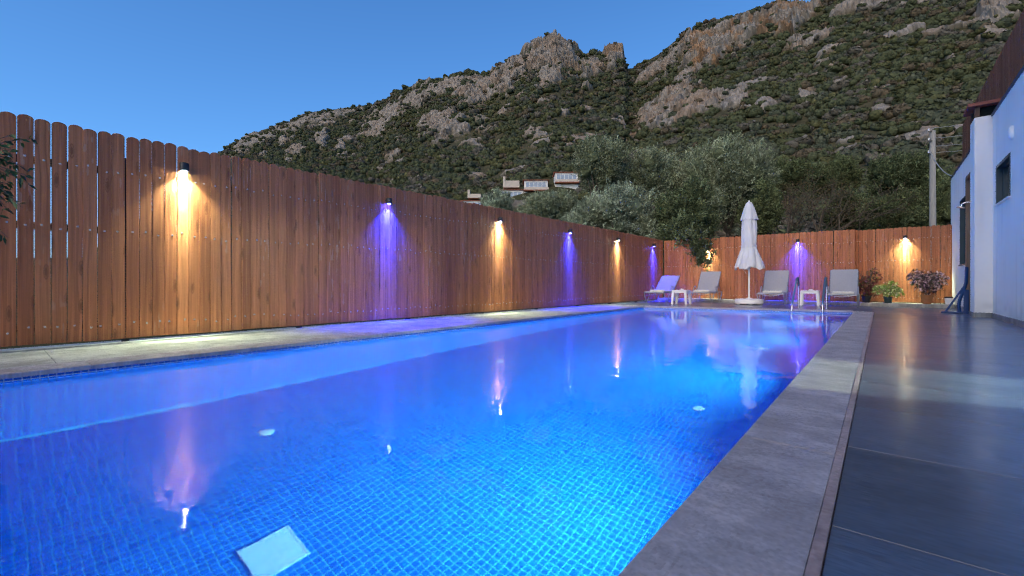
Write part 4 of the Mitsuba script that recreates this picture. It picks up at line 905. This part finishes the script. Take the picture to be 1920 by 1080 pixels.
olive('olive_tree_009', (0.55, 28.95, 3.9), 1.6, 1.0, 210, 'low dark green tree just above the right back fence', 1400, MID)
olive('olive_tree_010', (2.67, 33.43, 4.8), 1.4, 1.8, 211, 'leafy tree between the utility pole and the white house', 1400, MID)
olive('olive_tree_011', (1.26, 45.26, 8.6), 2.5, 1.8, 212, 'dark spreading tree on the slope left of the utility pole top', 1300, DARK, leaf=.11, lw=.04)
olive('olive_tree_012', (-3.17, 46.78, 9.6), 2.1, 1.7, 213, 'grey green tree on the slope above the brown bare tree', 1200, MID, leaf=.11, lw=.04)
olive('olive_tree_013', (-5.3, 38.2, 8.2), 1.5, 1.7, 214, 'olive green tree on the slope behind the tallest olive tree', 1200, MID, leaf=.10, lw=.035)
# nearly bare brown tree
k = 'bare_tree'; r = np.random.default_rng(301); cx, cy = -3.22, 28.5; gz = ground(cx, cy) - .2; ms, tips = [], []
def grow(p, d, ln, rad, lev):
    q = p + d * ln; mid = (p + q) / 2 + r.normal(size=3) * ln * .07
    ms.append(tube([p, mid, q], [rad, rad * .8, rad * .62], 5 if lev > 1 else 4))
    if lev == 0: tips.append((q, d)); return
    for _ in range(3 if lev > 1 else 3):
        e = d + r.normal(size=3) * .55 + np.array([0, 0, .12]); grow(q, e / np.linalg.norm(e), ln * (.66 + .2 * r.random()), rad * .58, lev - 1)
for a in (-.55, 0.05, .6): grow(np.array([cx + a * .3, cy, gz]), np.array([a, .1 * a, 1.0]) / math.hypot(a, 1), 1.75, .12, 5)
add(k + '__branches', cat(ms), 'bark')
tp = np.array([t for t, _ in tips]); td = np.array([d for _, d in tips]); q = np.repeat(tp, 9, 0) + r.normal(size=(len(tp) * 9, 3)) * .16; n = len(q)
V, F = leaves(q, np.repeat(td, 9, 0) + r.normal(size=(n, 3)) * .8, .07 * (.6 + .8 * r.random(n)), .03, r.normal(size=(n, 3)))
cc = np.array([(.13, .085, .045), (.10, .07, .045), (.16, .115, .05), (.085, .07, .035)])[r.choice(4, size=n)] * (.8 + .4 * r.random((n, 1)))
add(k + '__dry_leaves', trimesh.Trimesh(V, F, process=False), 'leaf_matt', color=np.repeat(cc, 4, 0))
L(k, 'nearly bare brown tree with visible branches behind the back fence right of the parasol', 'tree', 'trees beyond the fence')
# leafy branch at the left edge
r = np.random.default_rng(303); k = 'leafy_shrub'
tr = [(-5.85, -.55, 0.0), (-5.85, -.45, .7), (-5.8, -.25, 1.3), (-5.75, .0, 1.75)]
tws = [tube(tr, [.022, .018, .013, .006], 6)]; C, D = [], []
for i in range(34):
    p0 = np.array(tr[2]) * (1 - i / 34) + np.array(tr[3]) * (i / 34); e = p0 + np.array([r.normal() * .10, .12 + .24 * r.random(), r.normal() * .20 - .06]); tws.append(tube([p0, (p0 + e) / 2 + [0, 0, .04], e], [.006, .004, .002], 4))
    for j in range(12):
        w = .35 + .65 * j / 12; C.append(p0 * (1 - w) + e * w + r.normal(size=3) * .015); D.append((e - p0) / np.linalg.norm(e - p0) * .5 + r.normal(size=3) * .8 - np.array([0, 0, .35]))
C, D = np.array(C), np.array(D); n = len(C)
V, F = leaves(C, D, .060 * (.7 + .6 * r.random(n)), .030, r.normal(size=(n, 3)), .2, .12)
cc = np.array([(.030, .065, .018), (.045, .095, .025), (.022, .045, .015)])[r.choice(3, size=n)] * (.8 + .4 * r.random((n, 1)))
add(k + '__foliage', trimesh.Trimesh(V, F, process=False), 'leaf_vc', color=np.repeat(cc, 4, 0)); add(k + '__stem', cat(tws), 'bark')
L(k, 'dark green leafy branch in front of the fence at the left edge of the picture', 'shrub')

# ------------------------------------------------------------------ utility pole and wires
k = 'utility_pole'; ux, uy = 1.60, 24.1
add(k + '__shaft', lathe([(.115, -.3), (.105, 3.0), (.088, 6.66), (.0001, 6.68)], 18), 'concrete', smooth=40, to=T().translate([ux, uy, 0]))
for z in (6.62, 6.25, 5.75):
    add(k + '__bracket', bx(ux - .14, ux - .02, uy - .135, uy - .095, z - .025, z + .025, .004), 'lamp_body')
    add(k + '__insulator', moved(lathe([(.0001, .10), (.03, .09), (.022, .06), (.036, .045), (.024, .02), (.03, 0)], 12), ux - .12, uy - .115, z + .026), 'white_plastic', smooth=40)
L(k, 'pale concrete utility pole standing behind the right back fence', 'utility pole')
def wire(a, b, sag, rad=.009):
    a, b = np.array(a, float), np.array(b, float); t = np.linspace(0, 1, 22)[:, None]; p = a * (1 - t) + b * t; p[:, 2] -= sag * 4 * (t * (1 - t))[:, 0]; return tube(p, rad, 5)
for i, (z, b, s, rad, lab) in enumerate(((6.74, (9, 26.5, 7.3), .12, .010, 'topmost thin overhead wire running right from the utility pole'), (6.34, (9, 26.5, 6.8), .12, .010, 'second overhead wire from the top of the utility pole'), (6.02, (9, 26.5, 6.4), .12, .010, 'third overhead wire from the top of the utility pole'), (5.78, (9, 26.5, 6.0), .12, .009, 'lowest straight overhead wire on the utility pole'),
                                       (5.9, (2.0, 19.4, 4.0), .42, .016, 'thick pale service cable sagging from the pole to the house'))):
    w = num('overhead_wire'); add(w, wire((ux - .1, uy - .11, z), b, s, rad), 'cable'); L(w, lab, 'wire', 'overhead wires')

# ------------------------------------------------------------------ white terraced houses on the slope
def villa(key, c, w, hgt, dep, label, band=True, top=None, rz=0.68, chim=False):
    gz = c[2]
    def put(m): return moved(m, c[0], c[1], gz, rz=rz)
    add(key + '__wall', put(bx(-w / 2, w / 2, 0, dep, -6, hgt)), 'far_white')
    add(key + '__roof', put(cat([bx(-w / 2 - .35, w / 2 + .35, -.45, dep + .3, hgt + .002, hgt + .14), trimesh.convex.convex_hull(np.array([(sx * (w / 2 + .35), y, z) for sx in (-1, 1) for y, z in ((-.45, hgt + .142), (dep * .5, hgt + .75), (dep + .3, hgt + .142))]))])), 'far_red')
    nwin = max(2, int(w / 1.1))
    for i in range(nwin):
        x0 = -w / 2 + .45 + i * (w - .9) / nwin; x1 = x0 + (w - .9) / nwin - .12
        win = fast(key + '__window'); scene[win] = mikit.ply(put(bx(x0, x1, -.04, -.003, hgt - 1.75, hgt - .45)), 'far_glass')
        add(win + '__frame', put(cat([bx(x0 - .05, x0 + .02, -.07, -.041, hgt - 1.8, hgt - .4), bx(x1 - .02, x1 + .05, -.07, -.041, hgt - 1.8, hgt - .4), bx(x0 + .02, x1 - .02, -.07, -.041, hgt - .47, hgt - .4), bx(x0 + .02, x1 - .02, -.07, -.041, hgt - 1.8, hgt - 1.73)])), 'far_white')
    add(key + '__balcony', put(cat([bx(-w / 2 - .1, w / 2 + .1, -1.5, -.003, hgt - 3.0, hgt - 2.75)])), 'far_red')
    add(key + '__balcony__parapet', put(bx(-w / 2 - .1, w / 2 + .1, -1.5, -1.36, hgt - 2.748, hgt - 2.1)), 'far_beige')
    if top:
        add(key + '__roof_terrace', put(cat([bx(top[0], top[1], -.2, dep, hgt + .76, hgt + top[2]), bx(top[0] - .05, top[0] + .6, -.3, .5, hgt + .76, hgt + top[2] + 1.1)])), 'far_beige')
    L(key, label, 'house', 'white terraced houses on the slope')
villa('hill_house', (-85.0, 85.4, 20.2), 6.0, 2.6, 5, 'lowest white hillside house at the left, mostly behind the small olive tree', top=(-1.2, 2.3, 1.9))
villa('hill_house_001', (-76.9, 92.2, 22.6), 6.6, 3.1, 5, 'white hillside house with beige roof terrace and a row of windows', top=(-2.2, 2.2, 2.6))
villa('hill_house_002', (-71.6, 96.3, 25.2), 6.4, 3.1, 5, 'white hillside house with red roof and wide window band, second from the right')
villa('hill_house_003', (-65.2, 101.6, 27.4), 6.2, 3.0, 5, 'uppermost white hillside house at the right, half behind the rounded olive tree')
